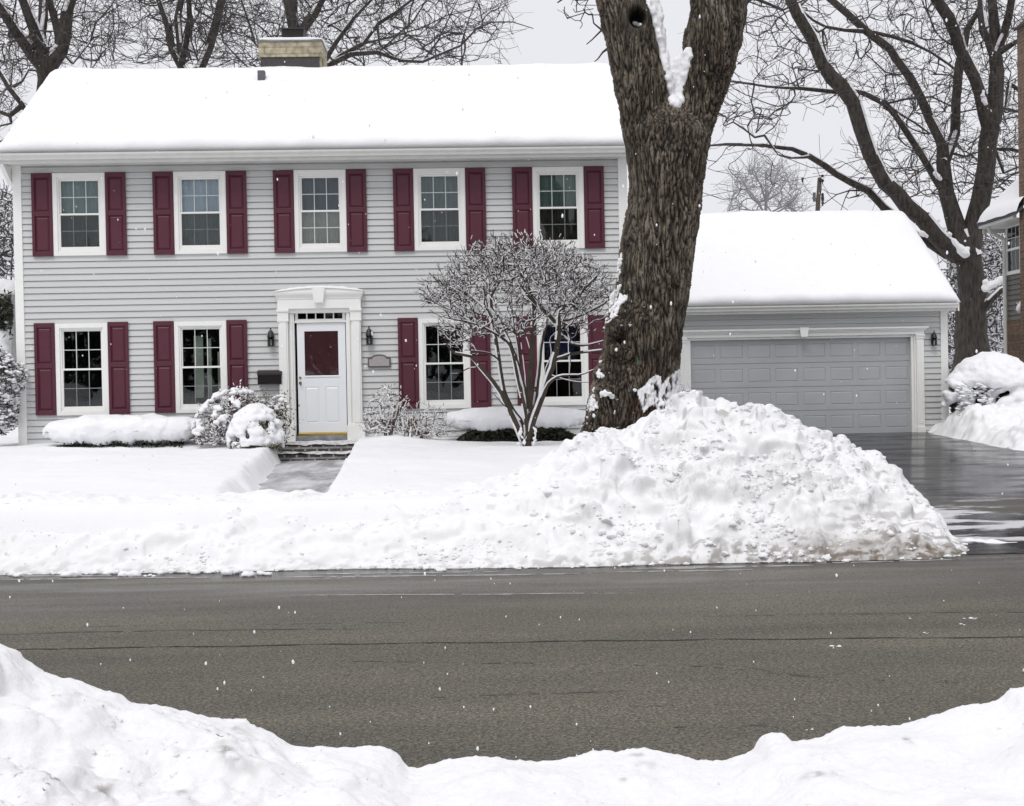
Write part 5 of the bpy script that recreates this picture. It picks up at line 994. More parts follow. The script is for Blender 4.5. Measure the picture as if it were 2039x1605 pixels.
rl = [(320, 1320, 1404), (235, 1330, 1424), (174, 1346, 1445), (120, 1357, 1464), (72, 1364, 1478), (22, 1375, 1486), (-30, 1378, 1482), (-120, 1385, 1478), (-300, 1420, 1500), (-520, 1480, 1530)]
mb = MB()
for st in (main, ll, rl):
    p_, r_ = tube_mesh(st); mb.tube(p_, r_, 32)
mb.build('tmp', None)
tmp = D.objects['tmp']; C = [tuple(P(1212, 782, YT-.32)), tuple(P(1206, 800, YT-.3)), tuple(P(1225, 655, YT-.35)), tuple(P(1225, 700, YT-.35)), tuple(P(1243, 705, YT-.42)), tuple(P(1190, 835, YT-.3)), tuple(P(1180, 855, YT-.25)), tuple(P(1268, 40, YT-.17)), tuple(P(1310, 820, YT-.38)), tuple(P(1455, 40, YT-.18)), tuple(P(1197, 745, YT-.1))]; RR = [.15, .14, .13, .10, .10, .13, .15, .19, .18, .16, .10]
bb = blobs('tmp2', C, RR, None, rough=.2)
va = np.concatenate([vco(tmp.data), vco(bb.data)]); fa = [tuple(p.vertices) for p in tmp.data.polygons]+[tuple(i+len(tmp.data.vertices) for i in p.vertices) for p in bb.data.polygons]
D.objects.remove(tmp); D.objects.remove(bb); me = D.meshes.new('t'); me.from_pydata(va.tolist(), [], fa)
def bark_big():
    m = D.materials.new('furrowed_bark'); m.use_nodes = True; nt = m.node_tree; b = nt.nodes['Principled BSDF']; b.inputs['Roughness'].default_value = .88; b.inputs['Specular IOR Level'].default_value = .25; L = nt.links.new
    a = nt.nodes.new('ShaderNodeAttribute'); a.attribute_name = 'ridge'; r = nt.nodes.new('ShaderNodeValToRGB'); e = r.color_ramp.elements; e[0].position = .10; e[0].color = (.010, .008, .006, 1); e[1].position = 1.0; e[1].color = (.190, .166, .138, 1); n = e.new(.46); n.color = (.066, .056, .046, 1); L(a.outputs['Fac'], r.inputs[0])  # furrows darker: partly bark tone, partly crevice shade put into the colour
    tc = nt.nodes.new('ShaderNodeTexCoord'); mp = nt.nodes.new('ShaderNodeMapping'); mp.inputs['Scale'].default_value = (1, 1, .3); ns = nt.nodes.new('ShaderNodeTexNoise'); ns.inputs['Scale'].default_value = 2.2; ns.inputs['Detail'].default_value = 9; ns.inputs['Roughness'].default_value = .7; L(tc.outputs['Object'], mp.inputs[0]); L(mp.outputs[0], ns.inputs['Vector'])
    r2 = nt.nodes.new('ShaderNodeValToRGB'); r2.color_ramp.elements[0].position = .35; r2.color_ramp.elements[1].position = .66; r2.color_ramp.elements[0].color = (.60, .55, .50, 1); r2.color_ramp.elements[1].color = (1.25, 1.25, 1.2, 1); L(ns.outputs['Fac'], r2.inputs[0])
    mx = nt.nodes.new('ShaderNodeMix'); mx.data_type = 'RGBA'; mx.blend_type = 'MULTIPLY'; mx.inputs[0].default_value = 1; L(r.outputs[0], mx.inputs[6]); L(r2.outputs[0], mx.inputs[7])
    w_ = nt.nodes.new('ShaderNodeAttribute'); w_.attribute_name = 'wet'; m2 = nt.nodes.new('ShaderNodeMix'); m2.data_type = 'RGBA'; m2.blend_type = 'MULTIPLY'; m2.inputs[7].default_value = (.30, .17, .13, 1); L(w_.outputs['Fac'], m2.inputs[0]); L(mx.outputs[2], m2.inputs[6]); a3 = nt.nodes.new('ShaderNodeAttribute'); a3.attribute_name = 'snowed'; m3 = nt.nodes.new('ShaderNodeMix'); m3.data_type = 'RGBA'; m3.inputs[7].default_value = (*SNOWC, 1); L(a3.outputs['Fac'], m3.inputs[0]); L(m2.outputs[2], m3.inputs[6]); L(m3.outputs[2], b.inputs['Base Color'])
    n2 = nt.nodes.new('ShaderNodeTexNoise'); n2.inputs['Scale'].default_value = 60; n2.inputs['Detail'].default_value = 6; L(mp.outputs[0], n2.inputs['Vector']); bp = nt.nodes.new('ShaderNodeBump'); bp.inputs['Distance'].default_value = .008; bp.inputs['Strength'].default_value = .6; L(n2.outputs['Fac'], bp.inputs['Height']); L(bp.outputs[0], b.inputs['Normal'])
    return m
st_root = empty('street_tree', P(1270, 870, YT), 'huge old tree with furrowed bark and forked trunk in front of the house', 'tree'); TL = Vector(st_root.location)
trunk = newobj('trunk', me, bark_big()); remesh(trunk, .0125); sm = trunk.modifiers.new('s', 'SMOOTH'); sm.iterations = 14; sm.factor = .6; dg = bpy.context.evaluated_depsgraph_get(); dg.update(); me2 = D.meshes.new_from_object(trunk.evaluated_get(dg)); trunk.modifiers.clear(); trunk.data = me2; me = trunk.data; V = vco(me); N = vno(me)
sel = V[:, 2] > .2
wx = fbm(V[:, 0]*2.2, V[:, 1]*2.2, V[:, 2]*1.4, 3)*.055; tw = V[:, 2]*.06
x_, y_, z_ = V[:, 0]+wx+tw*.0, V[:, 1]+wx*.7, V[:, 2]
# follow the lean of the limb so that furrows run along it
lean = np.where(z_ > 5.0, 0, 0)
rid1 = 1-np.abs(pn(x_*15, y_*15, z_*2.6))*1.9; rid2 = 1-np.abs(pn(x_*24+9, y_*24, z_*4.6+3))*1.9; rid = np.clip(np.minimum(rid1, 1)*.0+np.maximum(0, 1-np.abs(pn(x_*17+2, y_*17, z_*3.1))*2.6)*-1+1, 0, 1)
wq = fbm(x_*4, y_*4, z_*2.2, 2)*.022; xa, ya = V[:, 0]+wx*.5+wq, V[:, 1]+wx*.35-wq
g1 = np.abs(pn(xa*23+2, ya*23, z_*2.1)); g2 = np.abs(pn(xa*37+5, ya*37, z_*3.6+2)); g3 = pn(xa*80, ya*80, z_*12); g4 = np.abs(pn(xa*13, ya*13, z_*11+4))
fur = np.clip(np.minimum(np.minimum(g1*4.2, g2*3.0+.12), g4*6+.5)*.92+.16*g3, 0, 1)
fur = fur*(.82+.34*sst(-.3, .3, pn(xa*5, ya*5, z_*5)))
knot = P(1268, 36, YT-.3); kd = np.sqrt((V[:, 0]-knot.x)**2+((V[:, 2]-knot.z)/1.25)**2); front = V[:, 1] < YT-.05
hole = np.exp(-(kd/.085)**4)*front; ring = np.exp(-((kd-.14)/.05)**2)*front; nearh = np.exp(-(kd/.24)**4)*front
disp = (fur-.5)*.032*(1-nearh*.7)+fbm(V[:, 0]*3, V[:, 1]*3, V[:, 2]*2, 3)*.022+pn(V[:, 0]*60, V[:, 1]*60, V[:, 2]*30)*.004
V2 = V+N*disp[:, None]; V2[:, 1] += hole*.22; V2 = V2-np.stack([0*ring, ring*.035, 0*ring], 1)
setco(me, V2)
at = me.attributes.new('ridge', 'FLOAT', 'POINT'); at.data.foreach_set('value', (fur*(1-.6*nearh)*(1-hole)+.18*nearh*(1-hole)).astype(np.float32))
pw = P(1290, 790, YT-.4); wet_and_hole = np.exp(-((V[:, 0]-pw.x)/.42)**2-((V[:, 2]-pw.z)/.42)**2)*sst(-.35, .2, fbm(V[:, 0]*4, V[:, 1]*4, V[:, 2]*2.5, 3)); wet_and_hole = np.maximum(wet_and_hole, .45*sst(1.9, 1.2, V[:, 2])*sst(-.1, .3, pn(V[:, 0]*5, V[:, 1]*5, V[:, 2]*2))); pk = P(1232, 690, YT); wet_and_hole = np.maximum(wet_and_hole, .5*np.exp(-((V[:, 0]-pk.x)/.2)**2-((V[:, 2]-pk.z)/.35)**2)*sst(-.2, .3, pn(V[:, 0]*9, V[:, 1]*9, V[:, 2]*9)))
wet_and_hole = np.maximum(wet_and_hole, hole)  # the knot hole is darkened with the same tint
PV = V-np.array(CAMP)[None]; zc_ = PV@np.array(Fv); PXX = CX+FPX*(PV@np.array(Rv))/zc_; PYY = CY-FPX*(PV@np.array(Uv))/zc_
def pmask(pg):
    c = np.zeros(len(PXX), bool); n = len(pg)
    for i in range(n):
        (x1, y1), (x2, y2) = pg[i], pg[(i+1) % n]; t = ((y1 > PYY) != (y2 > PYY)) & (PXX < (x2-x1)*(PYY-y1)/((y2-y1) or 1e-9)+x1); c ^= t
    return c & (V[:, 1] < YT+.1)
spray = [(1268, 778), (1284, 768), (1292, 756), (1306, 746), (1316, 750), (1316, 768), (1330, 752), (1342, 742), (1356, 732), (1362, 760), (1350, 800), (1330, 822), (1318, 834), (1305, 820), (1300, 806), (1290, 812), (1282, 822), (1274, 800)]
nz_ = fbm(V[:, 0]*11, V[:, 1]*11, V[:, 2]*6, 4); nf = pn(V[:, 0]*30, V[:, 1]*30, V[:, 2]*14)
sn_ = pmask(spray)*sst(-.42, -.05, nz_*.8+nf*.45)
dust = sst(.62, .80, pn(V[:, 0]*26, V[:, 1]*26, V[:, 2]*18)+.30*fbm(V[:, 0]*3, V[:, 1]*3, V[:, 2]*3, 2))*(PXX < 1260+0*PYY)*(PYY > 560)*.9
sn_ = np.clip(np.maximum(sn_, dust), 0, 1); c_m = vco(me); setco(me, c_m+N*(sn_*.016)[:, None])
at = me.attributes.new('snowed', 'FLOAT', 'POINT'); at.data.foreach_set('value', sn_.astype(np.float32))
at = me.attributes.new('wet', 'FLOAT', 'POINT'); at.data.foreach_set('value', wet_and_hole.astype(np.float32))
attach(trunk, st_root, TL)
bvh = BVHTree.FromPolygons([tuple(v) for v in V2], [tuple(p.vertices) for p in me.polygons])
def hit(px_, py_, dflt=YT):
    h = bvh.ray_cast(CAMP, ray(px_, py_).normalized()); return h[0] if h[0] is not None else P(px_, py_, dflt)
def inpoly(x, y, pg):
    c = False; n = len(pg)
    for i in range(n):
        (x1, y1), (x2, y2) = pg[i], pg[(i+1) % n]
        if (y1 > y) != (y2 > y) and x < (x2-x1)*(y-y1)/(y2-y1)+x1: c = not c
    return c
def snow_patch(name, polys, n, r, parent, vox=.014, dflt=YT, seed=1, push=.01, erode=0., m=snow, smooth=4):
    rr = random.Random(seed); C = []; R = []
    for pg in polys:
        xs_, ys_ = [p[0] for p in pg], [p[1] for p in pg]; area = 0
        for i in range(len(pg)): area += pg[i][0]*pg[(i+1) % len(pg)][1]-pg[(i+1) % len(pg)][0]*pg[i][1]
        cnt = max(6, int(abs(area)/2*n)); t = 0
        while t < cnt:
            x, y = rr.uniform(min(xs_), max(xs_)), rr.uniform(min(ys_), max(ys_))
            if not inpoly(x, y, pg): continue
            t += 1
            if erode and float(pn(x*.13, y*.07, seed)) < erode-.5+.0: continue
            h = hit(x, y, dflt); C.append((h.x, h.y-push, h.z)); R.append(r*rr.uniform(.7, 1.35))
    return blobs(name, C, R, m, parent, vox, .3, (1, .8, 1), seed, smooth)
col = [(1285, -20), (1303, -20), (1312, 20), (1320, 70), (1328, 125), (1337, 160), (1352, 195), (1348, 214), (1340, 208), (1331, 170), (1322, 130), (1313, 80), (1302, 40), (1290, 8)]
cl2 = [(1338, 130), (1352, 112), (1372, 98), (1377, 104), (1371, 125), (1366, 150), (1357, 175), (1358, 200), (1348, 216), (1338, 205), (1334, 170)]
o = snow_patch('fork_snow', [col, cl2], .17, .040, None, vox=.015, dflt=YT-.12, seed=3, smooth=14); attach(o, st_root, TL)
p2 = [[(1228, 570), (1238, 566), (1232, 584), (1249, 590), (1247, 600), (1236, 604), (1232, 616), (1228, 632), (1222, 630), (1213, 642), (1204, 645), (1207, 632), (1214, 612), (1216, 590)], [(1232, 515), (1240, 500), (1237, 530), (1231, 560), (1228, 545)], [(1187, 742), (1193, 736), (1198, 744), (1204, 744), (1203, 752), (1190, 753)],
  [(1178, 787), (1184, 795), (1190, 800), (1190, 814), (1179, 818), (1168, 820), (1170, 805)], [(1195, 782), (1203, 776), (1213, 780), (1222, 788), (1222, 795), (1212, 790), (1200, 788), (1195, 795)], [(1181, 773), (1184, 772), (1184, 790), (1180, 790)], [(1226, 694), (1231, 697), (1229, 700), (1225, 697)], [(1181, 826), (1184, 829), (1182, 832)], [(1196, 716), (1199, 720), (1196, 724), (1193, 720)], [(1262, 775), (1266, 777), (1268, 781), (1263, 779)]]
for i_, pg_ in enumerate(p2): o = snow_patch('bark_snow', [pg_], .22, .015, None, vox=.009, dflt=YT-.05, seed=5+i_, push=.012); attach(o, st_root, TL)
o = snow_patch('hole_snow', [[(1261, 43), (1270, 48), (1276, 44), (1276, 53), (1268, 53), (1261, 48)]], .25, .02, None, vox=.012, seed=8, push=.0); attach(o, st_root, TL)
h = hit(1272, 722); mb = MB(); mb.tube([(h.x, h.y-.02, h.z), (h.x, h.y+.01, h.z)], .024, 12); attach(mb.build('green_paint_spot', mat('green_paint', (.01, .16, .075), .6, noise=(60, .6))), st_root, TL)
# upper twigs hanging from the street tree's limbs
S_ = Skel(51)
S_.px([(-100, 1219), (-101, 1219)][:0] or [(1195, 0), (1188, -110), (1150, -300)], (60, 20), YT, step=.3); 
for i in range(len(S_.fix)): pass
S_.px([(1400, -60), (1440, -220), (1500, -420)], (60, 25), YT, step=.3, root=None)
S_.px([(1192, -40), (1150, -20), (1110, 5)], (9, 3), YT+1, dy=1, root=None, step=.2)
S_.px([(1212, 78), (1197, 62), (1170, 80), (1150, 100)][:1]+[(1198, 60), (1180, 78), (1168, 88)], (5, 2), YT+.3, root=None, step=.15); S_.px([(1216, 92), (1200, 104), (1190, 118), (1184, 122)], (6, 2), YT+.2, root=None, step=.15)
S_.px([(1480, 10), (1500, -5), (1560, 20), (1600, 0)], (9, 3), YT+.5, root=None, step=.2)
@region((1120, 1215, -120, 45))
def fS(x, y): return .8 if x > 1130 else .4
@region((1480, 1720, -170, 60))
def fS2(x, y): return max(.1, .9-(x-1480)/260)
S_.grow(np.concatenate([cloud(28, fS, 7, YT-.4, YT+1.5), cloud(30, fS2, 8, YT-.5, YT+1.5)]), tip=.0042, step=.2, flen=.25)
attach(S_.mesh('branches', twig, None, rmax=.03, k=5), st_root, TL)
# --- multi-stem pruned tree in front of the facade ---------------------
YM = 21.2; M_ = Skel(61); k4 = dict(sc=3.488, off=(820, 460), step=.10, wob=.012)
M_.px([(795, 1620), (798, 1540), (800, 1470)], (96, 84, 70), YM, **k4)
def stem(pts, w, dy): return M_.px(pts, w, YM, dy=dy, **k4)
stem([(780, 1520), (720, 1330), (650, 1180), (560, 1040), (480, 950), (410, 870), (300, 850), (240, 785)], (40, 38, 30, 28, 24, 22, 20, 12), -.5)
stem([(795, 1500), (770, 1350), (700, 1240), (640, 1100), (600, 850), (565, 660), (530, 560), (470, 500), (400, 450), (300, 392)], (40, 34, 30, 28, 28, 26, 26, 24, 22, 18), .3)
stem([(800, 1480), (790, 1250), (740, 1050), (700, 850), (655, 765), (560, 700), (450, 650), (330, 620), (230, 600)], (32, 28, 24, 22, 20, 18, 14, 12, 8), -.6)
stem([(800, 1450), (800, 1200), (760, 1000), (700, 820), (640, 680), (600, 600), (550, 540), (545, 460), (600, 370)], (30, 26, 22, 20, 18, 20, 30, 26, 14), .5)
stem([(810, 1500), (820, 1200), (830, 900), (840, 700), (852, 560), (830, 440), (760, 320), (700, 240)], (44, 38, 34, 32, 30, 24, 20, 14), -.1)
stem([(820, 1480), (850, 1250), (880, 1000), (900, 800), (935, 650), (955, 540), (950, 400), (960, 250)], (30, 30, 26, 24, 18, 16, 14, 10), .6)
stem([(830, 1500), (870, 1250), (940, 1050), (1000, 850), (1020, 700), (1030, 560), (1120, 480), (1220, 380), (1300, 300)], (44, 42, 40, 38, 34, 24, 20, 16, 8), -.3)
stem([(880, 1180), (950, 1060), (1050, 1000), (1160, 1000), (1270, 960)], (24, 22, 18, 14, 7), -.7); stem([(1000, 1030), (1100, 1040), (1230, 1050)], (12, 7), -.5)
stem([(1015, 905), (1100, 855), (1200, 840), (1320, 825)], (24, 22, 20, 14), -.6); stem([(1030, 750), (1060, 730), (1130, 785), (1230, 790), (1330, 762)], (18, 18, 18, 16, 10), -.4)
stem([(1030, 700), (1000, 640), (950, 580), (870, 510), (790, 430), (740, 350)], (30, 30, 28, 26, 22, 14), -.2); stem([(1040, 632), (1150, 595), (1270, 540), (1370, 475), (1400, 400)], (20, 18, 18, 14, 7), .2)
stem([(540, 500), (500, 380), (450, 300)], (14, 8), .3); stem([(852, 540), (900, 400), (1000, 350), (1100, 330)], (18, 12), .3); stem([(800, 1400), (770, 1150), (735, 800), (700, 600), (690, 420)], (22, 18, 14, 12, 8), .7); stem([(810, 1350), (790, 1000), (755, 700), (770, 500), (740, 380)], (20, 14, 10, 8, 6), 1.0)
stem([(1035, 660), (1100, 660), (1220, 650)], (12, 6), .0); stem([(905, 780), (860, 720), (850, 600)], (14, 8), .3); stem([(460, 940), (400, 950), (320, 990), (270, 990)], (10, 5), -.4); stem([(590, 870), (540, 850), (420, 830)], (14, 8), -.3); stem([(480, 620), (430, 560), (380, 500), (300, 480), (180, 490)], (10, 5), .3)
stem([(1120, 870), (1100, 930), (1095, 990)], (10, 6), -.5); stem([(700, 1240), (640, 1210), (570, 1130)], (12, 6), -.7); stem([(820, 820), (760, 620), (720, 500)], (12, 7), .9); stem([(900, 1100), (930, 960), (970, 870), (960, 760)], (18, 8), .5)
gm = np.random.default_rng(4); A = []
cx_, cz_ = P(1035, 600, YM).x, P(1035, 600, YM).z
while len(A) < 1750:
    u = gm.normal(size=3); u /= np.linalg.norm(u); rr = gm.uniform(.35, 1)**.5
    x, y, z = u*rr
    if z < 0:
        if gm.random() > .42-.25*z: continue
        if z < -.55 and abs(x) < .45: continue
        if x > .2 and z < -.35 and gm.random() > .3: continue
    A.append((cx_+x*1.55*(1+.05*math.sin(5*math.atan2(z, x))), YM+y*1.3, cz_+(z*1.06 if z > 0 else z*1.0)*(1-.15*abs(x)**4)))
M_.e = 3.1
M_.grow(np.array(A), tip=.0033, step=.10, wob=.06, fork=4, flen=.17, up=.2, cen=np.array([cx_, YM, cz_-.75]), rad=1.1)
mt = empty('pruned_tree', P(1048, 895, YM), 'round headed multi stemmed bare small tree covered in snow in front of the windows', 'tree'); ml = Vector(mt.location)
barkm = mat('olive_bark', (.058, .045, .030), .85, noise=(20, .8, (.035, .027, .02), (1, 1, .3)), bump=(60, .6, .01)); twm = mat('brown_twig', (.062, .038, .027), .85, noise=(12, .6, (.030, .020, .016)))
for o in (M_.mesh('stems', barkm, None, rmin=.022, k=10), M_.mesh('branches', twm, None, rmax=.022, k=4),
          M_.mesh('branch_snow', snow, None, rmin=.0055, k=6, z_shift=.72, rscale=.72, sel=snowsel(.85, .14), bias=(-1.1, -.25, 0)),
          M_.mesh('twig_snow', snow, None, rmax=.0055, k=5, z_shift=1.1, rscale=1.5, sel=snowsel(.30, .10))): attach(o, mt, ml)
pp = [(1040+random.uniform(-9, 5), 900-i*3.2+random.uniform(-2, 2), random.uniform(2, 4.5)) for i in range(16)]+[(1064+random.uniform(-2, 4), 898-i*3.6, random.uniform(1.8, 3.6)) for i in range(14)]+[(1045, 905, 6), (1060, 905, 6)]
attach(pblobs('base_snow', pp, YM-.16, seed=4, vox=.012), mt, ml)
# --- bushes -------------------------------------------------------------
def bush(name, px_, py_, Y, w, h, n, label, cat, seed, tm=twig_y, tip=.004, snowp=.75, srs=1.9, flen=.12, stems=9, base=None, group=None, zb=None, dome=True, fork=2, dpt=.8, szs=1.0):
    r = np.random.default_rng(seed); s = Skel(seed); b = P(px_, py_, Y); root = empty(name, b, label, cat, group); rw = w/2/FPX*Y; rh = h/FPX*Y
    for i in range(stems):
        a = r.uniform(-1, 1); c = r.uniform(-1, 1)*dpt; s.path([(b.x+a*rw*.25, b.y+c*.15, b.z-.1), (b.x+a*rw*.45, b.y+c*rw*.4, b.z+rh*.3), (b.x+a*rw*.62, b.y+c*rw*.6, b.z+rh*.6)], [.014, .010, .007], None, step=.15)
    A = []
    while len(A) < n:
        u = r.normal(size=3); u /= np.linalg.norm(u); q = r.uniform(.25, 1)**.5*u
        if q[2] < -.1: q[2] *= -.3
        A.append((b.x+q[0]*rw, b.y+q[1]*rw*dpt, b.z+abs(q[2])*rh*(1+.15*math.sin(q[0]*7+seed))))
    s.grow(np.array(A), tip=tip, step=.1, wob=.15, fork=fork, flen=flen, up=.4)
    for o in (s.mesh('branches', tm, None, k=4), s.mesh('snow', snow, None, k=5, z_shift=szs, rscale=srs, sel=snowsel(snowp, .15, r))):
        if o: attach(o, root, b)
    return root, s
def dome_snow(name, cx, cy, rx, ry, Y, n, r0, r1, seed, vox=.02, parent=None, thr=-.15, th=(0, 1), dep=.5, rough=.35):
    rr = np.random.default_rng(seed); C = []; R = []
    while len(C) < n:
        u = rr.normal(size=3); u /= np.linalg.norm(u)
        if u[2] < th[0] or u[1] > .35: continue
        if float(pn(u[0]*3.1+seed, u[1]*3.1, u[2]*3.1))-.35*(1-u[2]) < thr: continue
        q = P(cx+u[0]*rx, cy-u[2]*ry, Y); C.append((q.x, Y+u[1]*dep, q.z)); R.append(rr.uniform(r0, r1)/FPX*Y)
    o = blobs(name, C, R, snow, None, vox, rough, (1.25, 1, .8), seed)
    if parent: attach(o, parent, parent.location)
    return o
YBH = 23.0
b1, s1 = bush('snowy_bush', 478, 882, YBH, 195, 108, 1300, 'twiggy round bush thick with snow left of the door steps', 'bush', 71, snowp=.42, srs=1.9)
dome_snow('snow_clumps', 470, 880, 88, 104, YBH, 170, 2.6, 6.5, 5, vox=.015, parent=b1, thr=-.10, th=(.15, 1), dep=.75, rough=.5)
dome_snow('snow_clumps', 555, 850, 24, 62, YBH, 30, 2.5, 5.5, 15, vox=.017, parent=b1, thr=-.3, th=(.5, 1), dep=.3)
rr = np.random.default_rng(9); C = [tuple(P(rr.normal(540, 17), rr.normal(835, 22), YBH+rr.uniform(-.3, .3))) for i in range(1500)]
o = leaves('leaves', C, .028, mat('olive_leaves', (.10, .075, .035), .7, noise=(20, .8, (.05, .045, .02))), None, seed=3); attach(o, b1, b1.location)
C = [tuple(P(rr.normal(478, 38), rr.normal(850, 18), YBH+rr.uniform(-.1, .4))) for i in range(700)]
o = leaves('leaves', C, .026, mat('dark_leaves', (.03, .03, .018), .7), None, seed=4); attach(o, b1, b1.location)
green = mat('evergreen_leaves', (.020, .028, .016), .6, noise=(25, .8, (.045, .040, .022))); oliv = mat('olive_evergreen', (.12, .10, .035), .6, noise=(25, .8, (.04, .045, .02)))
# small evergreen smothered in snow
b = P(508, 893, 22.2); e = empty('evergreen_shrub', b, 'small evergreen shrub smothered in snow beside the front steps', 'shrub')
dome_snow('snow', 508, 886, 50, 76, 22.3, 330, 4, 9.5, 16, vox=.02, parent=e, thr=-.22, th=(-.05, 1), dep=.42, rough=.5)
C = [tuple(P(rr.uniform(458, 562), rr.normal(890, 5), 22.1+rr.uniform(-.25, .2))) for i in range(1300)]+[tuple(P(rr.normal(515, 14), rr.normal(856, 8), 21.93+rr.uniform(-.05, .05))) for i in range(160)]
o = leaves('leaves', C, .024, oliv, None, seed=5, up=.5); attach(o, e, b)
# bushes right of the door
b2, _ = bush('snowy_bush', 775, 862, 23.1, 105, 92, 420, 'open twiggy bush with frosted tips between the plaque and the right hedge', 'bush', 72, snowp=.5, srs=1.9, tip=.0038, flen=.14)
b3, _ = bush('snowy_bush', 850, 868, 22.9, 100, 66, 330, 'thin pale twiggy bush under the third ground floor window', 'bush', 73, snowp=.55, srs=1.7, tip=.0032, flen=.16)
b4, _ = bush('snowy_bush', 812, 868, 22.6, 50, 58, 120, 'small low twiggy shrub between two taller frosted bushes', 'bush', 74, snowp=.55, srs=1.7, tip=.003, flen=.12)
b5, _ = bush('snowy_bush', 1366, 800, 26.5, 34, 40, 90, 'small shrub peeping over the snow pile at the garage door frame', 'bush', 75, snowp=.8, srs=2.4, tip=.005)
# clipped hedges with deep snow on them
def hedge(x0, x1, ytop, ymid, ybot, Y, label, seed, dep=.55, ng=3500, lv=(0, 1)):
    a, c = P(x0, ymid, Y), P(x1, ymid, Y); b = P((x0+x1)/2, ybot, Y); e = empty('clipped_hedge', b, label, 'hedge', 'low clipped hedges under the windows')
    t = P((x0+x1)/2, ytop, Y); m_ = P((x0+x1)/2, ymid, Y); zc_ = (t.z+m_.z)/2
    o = pillow('snow', ((a.x+c.x)/2, Y+.05, zc_), ((c.x-a.x)/2, dep, (t.z-m_.z)/2), snow, None, amp=.085, sc=1.5, ex=.55, seed=seed, nu=420, nv=90)
    cc = vco(o.data); low = cc[:, 2] < zc_-.02; cc[:, 2] += np.where(low, .06*fbm(cc[:, 0]*3.5, cc[:, 1]*2, seed, 3)+.03*pn(cc[:, 0]*14, 1., seed), 0); setco(o.data, cc); attach(o, e, b)
    r = np.random.default_rng(seed); lx0, lx1 = P(lv[0], ymid, Y).x, P(lv[1], ymid, Y).x; xx = r.uniform(lx0, lx1, ng); edge = np.clip(np.minimum(xx-lx0, lx1-xx)/.5, 0, 1)**.5
    C = np.stack([xx, Y+.05+r.uniform(-dep*.86, dep*.3, ng), b.z-.12+r.uniform(0, 1, ng)*(m_.z+.08-b.z+.12)*edge], 1)
    o = leaves('leaves', C, .036, green, None, seed=seed, up=.2); attach(o, e, b)
hedge(92, 396, 829, 884, 890, 23.15, 'low hedge under the two left windows, capped by a long pillow of snow', 81, lv=(100, 388))
hedge(880, 1172, 812, 856, 868, 23.25, 'low hedge behind the small pruned tree, capped with snow over dark green leaves', 82, ng=7000, lv=(908, 1150))
# bush at the left edge
b = P(5, 850, 23.6); e = empty('evergreen_bush', b, 'tall snow dusted evergreen bush cut off by the left edge', 'bush')
C = []; 
while len(C) < 9000:
    u = rr.normal(size=3); u /= np.linalg.norm(u); q = P(-12, 772, 23.8); s_ = rr.uniform(.7, 1.02); kx = 1+.12*math.sin(u[2]*6)+.08*float(pn(u[0]*3, u[1]*3, u[2]*3)); C.append((q.x+u[0]*.50*s_*kx, q.y+u[1]*.5*s_*kx, q.z+u[2]*.82*s_*kx))
C = np.array(C); up_ = (rr.random(len(C)) < .5)
attach(leaves('leaves', C[~up_], .032, mat('brown_green_leaves', (.075, .065, .05), .7, noise=(15, .8, (.03, .03, .022))), None, seed=11), e, b)
c2 = C[up_]; c2 = c2[(pn(c2[:, 0]*6, c2[:, 1]*6, c2[:, 2]*6) > -.12)][:2600]; attach(blobs('snow', c2+np.array([0, 0, .015]), rr.uniform(.014, .036, len(c2)), snow, None, None, .5, (1.4, 1, .65)), e, b)
C = [tuple(P(rr.uniform(-30, 24), rr.normal(625, 16), 26+rr.uniform(-.5, .5))) for i in range(2600)]
b = P(5, 700, 26); e = empty('evergreen_bush', b, 'dark evergreen with clods of snow at the left edge, behind the paler bush', 'bush')
attach(leaves('leaves', C, .05, green, None, seed=12), e, b); attach(pblobs('snow', [(-6, 668, 16), (6, 672, 14), (14, 676, 9), (-12, 640, 8), (14, 640, 6), (2, 655, 5), (-2, 700, 22), (8, 612, 4)], 25.7, seed=7, vox=.04), e, b)
# big evergreen bush right of the garage
b = P(1962, 830, 28.3); e = empty('evergreen_bush', b, 'broad dark evergreen bush under a dome of snow right of the garage', 'bush')
C = [];
while len(C) < 6500:
    x, y = rr.uniform(1893, 2060), rr.uniform(735, 838); 
    if ((x-1965)/82)**2+((y-800)/72)**2 < 1: C.append(tuple(P(x, y, 28.25+rr.uniform(-.3, .35)+.012*abs(x-1965))))
attach(leaves('leaves', C, .05, green, None, seed=13, up=.3), e, b)
dome_snow('snow', 1975, 800, 78, 88, 28.4, 420, 8, 17, 17, vox=.035, parent=e, thr=-.75, th=(.42, 1), dep=.75, rough=.3)
dome_snow('snow', 2012, 810, 44, 56, 28.1, 130, 6, 13, 18, vox=.035, parent=e, thr=-.25, th=(-.1, 1), dep=.4, rough=.3)
dome_snow('snow', 1908, 808, 24, 62, 28.2, 110, 4, 9, 19, vox=.03, parent=e, thr=-.4, th=(.0, 1), dep=.3, rough=.4)
C = np.array([tuple(P(rr.uniform(1905, 1975), rr.uniform(765, 830), 27.8+rr.uniform(-.1, .3))) for i in range(230)]); attach(blobs('snow_flecks', C, rr.uniform(.02, .055, len(C)), snow, None, None, .5, (1.4, 1, .6)), e, b)
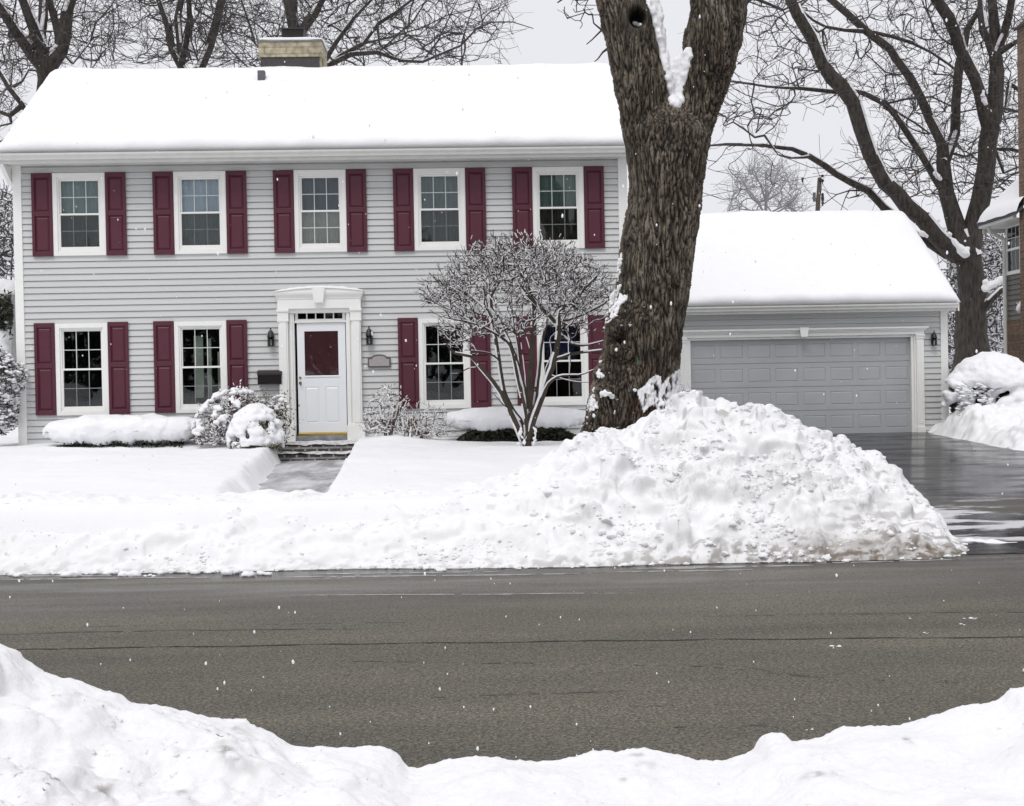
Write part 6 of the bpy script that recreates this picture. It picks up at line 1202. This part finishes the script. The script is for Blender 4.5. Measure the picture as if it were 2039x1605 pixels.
# snow thrown beside the driveway
xs = np.linspace(9.95, 17, 260); ysx = np.linspace(23.4, 29.2, 190); Xg, Yg = np.meshgrid(xs, ysx)
ridge = np.exp(-((Yg-27.6)/1.15)**2)*(.50+.10*sst(11, 12.5, Xg)); ridge2 = .30*np.exp(-((Yg-25.2)/1.0)**2); base_ = sst(10.1+.12*pn(Yg*2, 1.), 10.75+.15*pn(Yg*1.3, 1.), Xg)
a, b_, c, e_, f = lumps(Xg, Yg, 0, 20.); Z = drive_z(Yg)-.1+base_*(.16+ridge*1.15+ridge2+a*.08)
Xg, Yg, Z, _, _, _ = displace3(Xg, Yg, Z, base_, .95, 50., base_)
dirt = sst(.35, .7, pn(Xg*6, Yg*6, 9.))*sst(.6, .1, base_)*.8
o = grid_obj('snow_bank', Xg, Yg, Z, snow_dirty, attrs={'dirt': dirt}); tag(o, 'rough shovelled snow bank along the right side of the black driveway, below the evergreen bush', 'snow bank')
# brush and small trees behind, right and left
@region((1885, 2010, 470, 760))
def fW(x, y): return 1.
W_ = Skel(91)
for x in (1893, 1905, 1985, 1992, 1999, 1890): W_.px([(x, 780), (x+random.uniform(-6, 6), 640), (x+random.uniform(-14, 14), 520)], (5, 2), 44+random.uniform(-4, 6), root=None, step=.6)
W_.grow(cloud(1100, fW, 9, 40, 50), tip=.010, step=.5, fork=2, flen=.5, up=.2)
r_ = tree('brush_thicket', W_, P(1940, 780, 44), 'tangle of snow laden brush behind the massive dark tree', 'thicket', snowp=.5, tm=twig_far, snow_min=0, srs=1.3, szs=1.)
@region((-60, 30, 380, 560))
def fW2(x, y): return 1.
W2 = Skel(92)
for x in (-20, -5, 10, 20): W2.px([(x, 620), (x+random.uniform(-6, 6), 500), (x+random.uniform(-14, 14), 400)], (4, 2), 46+random.uniform(-4, 6), root=None, step=.6)
W2.grow(cloud(420, fW2, 10, 43, 50), tip=.010, step=.5, fork=2, flen=.5)
tree('brush_thicket', W2, P(0, 780, 46), 'grey bare thicket beyond the shed at the left edge', 'thicket', snowp=.3, tm=twig_far, snow_min=0, srs=1.2, szs=1.)
# far line of bare woods behind the houses
far = Skel(93)
for i in range(46):
    x = random.uniform(-60, 60); y = random.uniform(85, 110); h_ = random.uniform(6, 9); far.path([(x, y, .3), (x+random.uniform(-.5, .5), y, h_*.5), (x+random.uniform(-1.5, 1.5), y, h_)], [.16, .1, .04], None, step=1.5)
far.grow(np.array([(random.uniform(-62, 62), random.uniform(83, 112), random.uniform(1.5, 9.5)) for i in range(2600)]), tip=.022, step=1.2, fork=2, flen=1.4)
o = far.mesh('distant_woods', mat('woods_grey', (.12, .11, .115), .9), None, k=3); tag(o, kind='stuff')
# woods on the photographer's side of the street (mirrored in the windows)
C = np.stack([rng.uniform(-45, 45, 9000), rng.uniform(-34, -22, 9000), rng.uniform(.3, 1, 9000)*(8.5+3*pn(rng.uniform(-45, 45, 9000)*0+np.linspace(0, 40, 9000), .5))], 1)
tag(leaves('distant_woods', C, .62, mat('woods_dark', (.028, .030, .026), .9), None, seed=31), kind='stuff')
# ================================================================== FALLING SNOW
rs_ = np.random.default_rng(77); C = []
for i in range(1150):
    Y = rs_.uniform(2.6, 15)**1.0; p = P(rs_.uniform(-200, 2239), rs_.uniform(-150, 1700), Y)
    if p.z > .35 and not (abs((p.x-2.0)) < .9 and abs(p.y-YT) < .9): C.append(tuple(p))
C = np.array(C); R = rs_.uniform(.0015, .0038, len(C))*np.where(rs_.random(len(C)) < .12, 1.3, 1.)
tag(blobs('falling_snow', C, R, snow, None, None, .5, (.8, .8, 1.35)), kind='stuff')
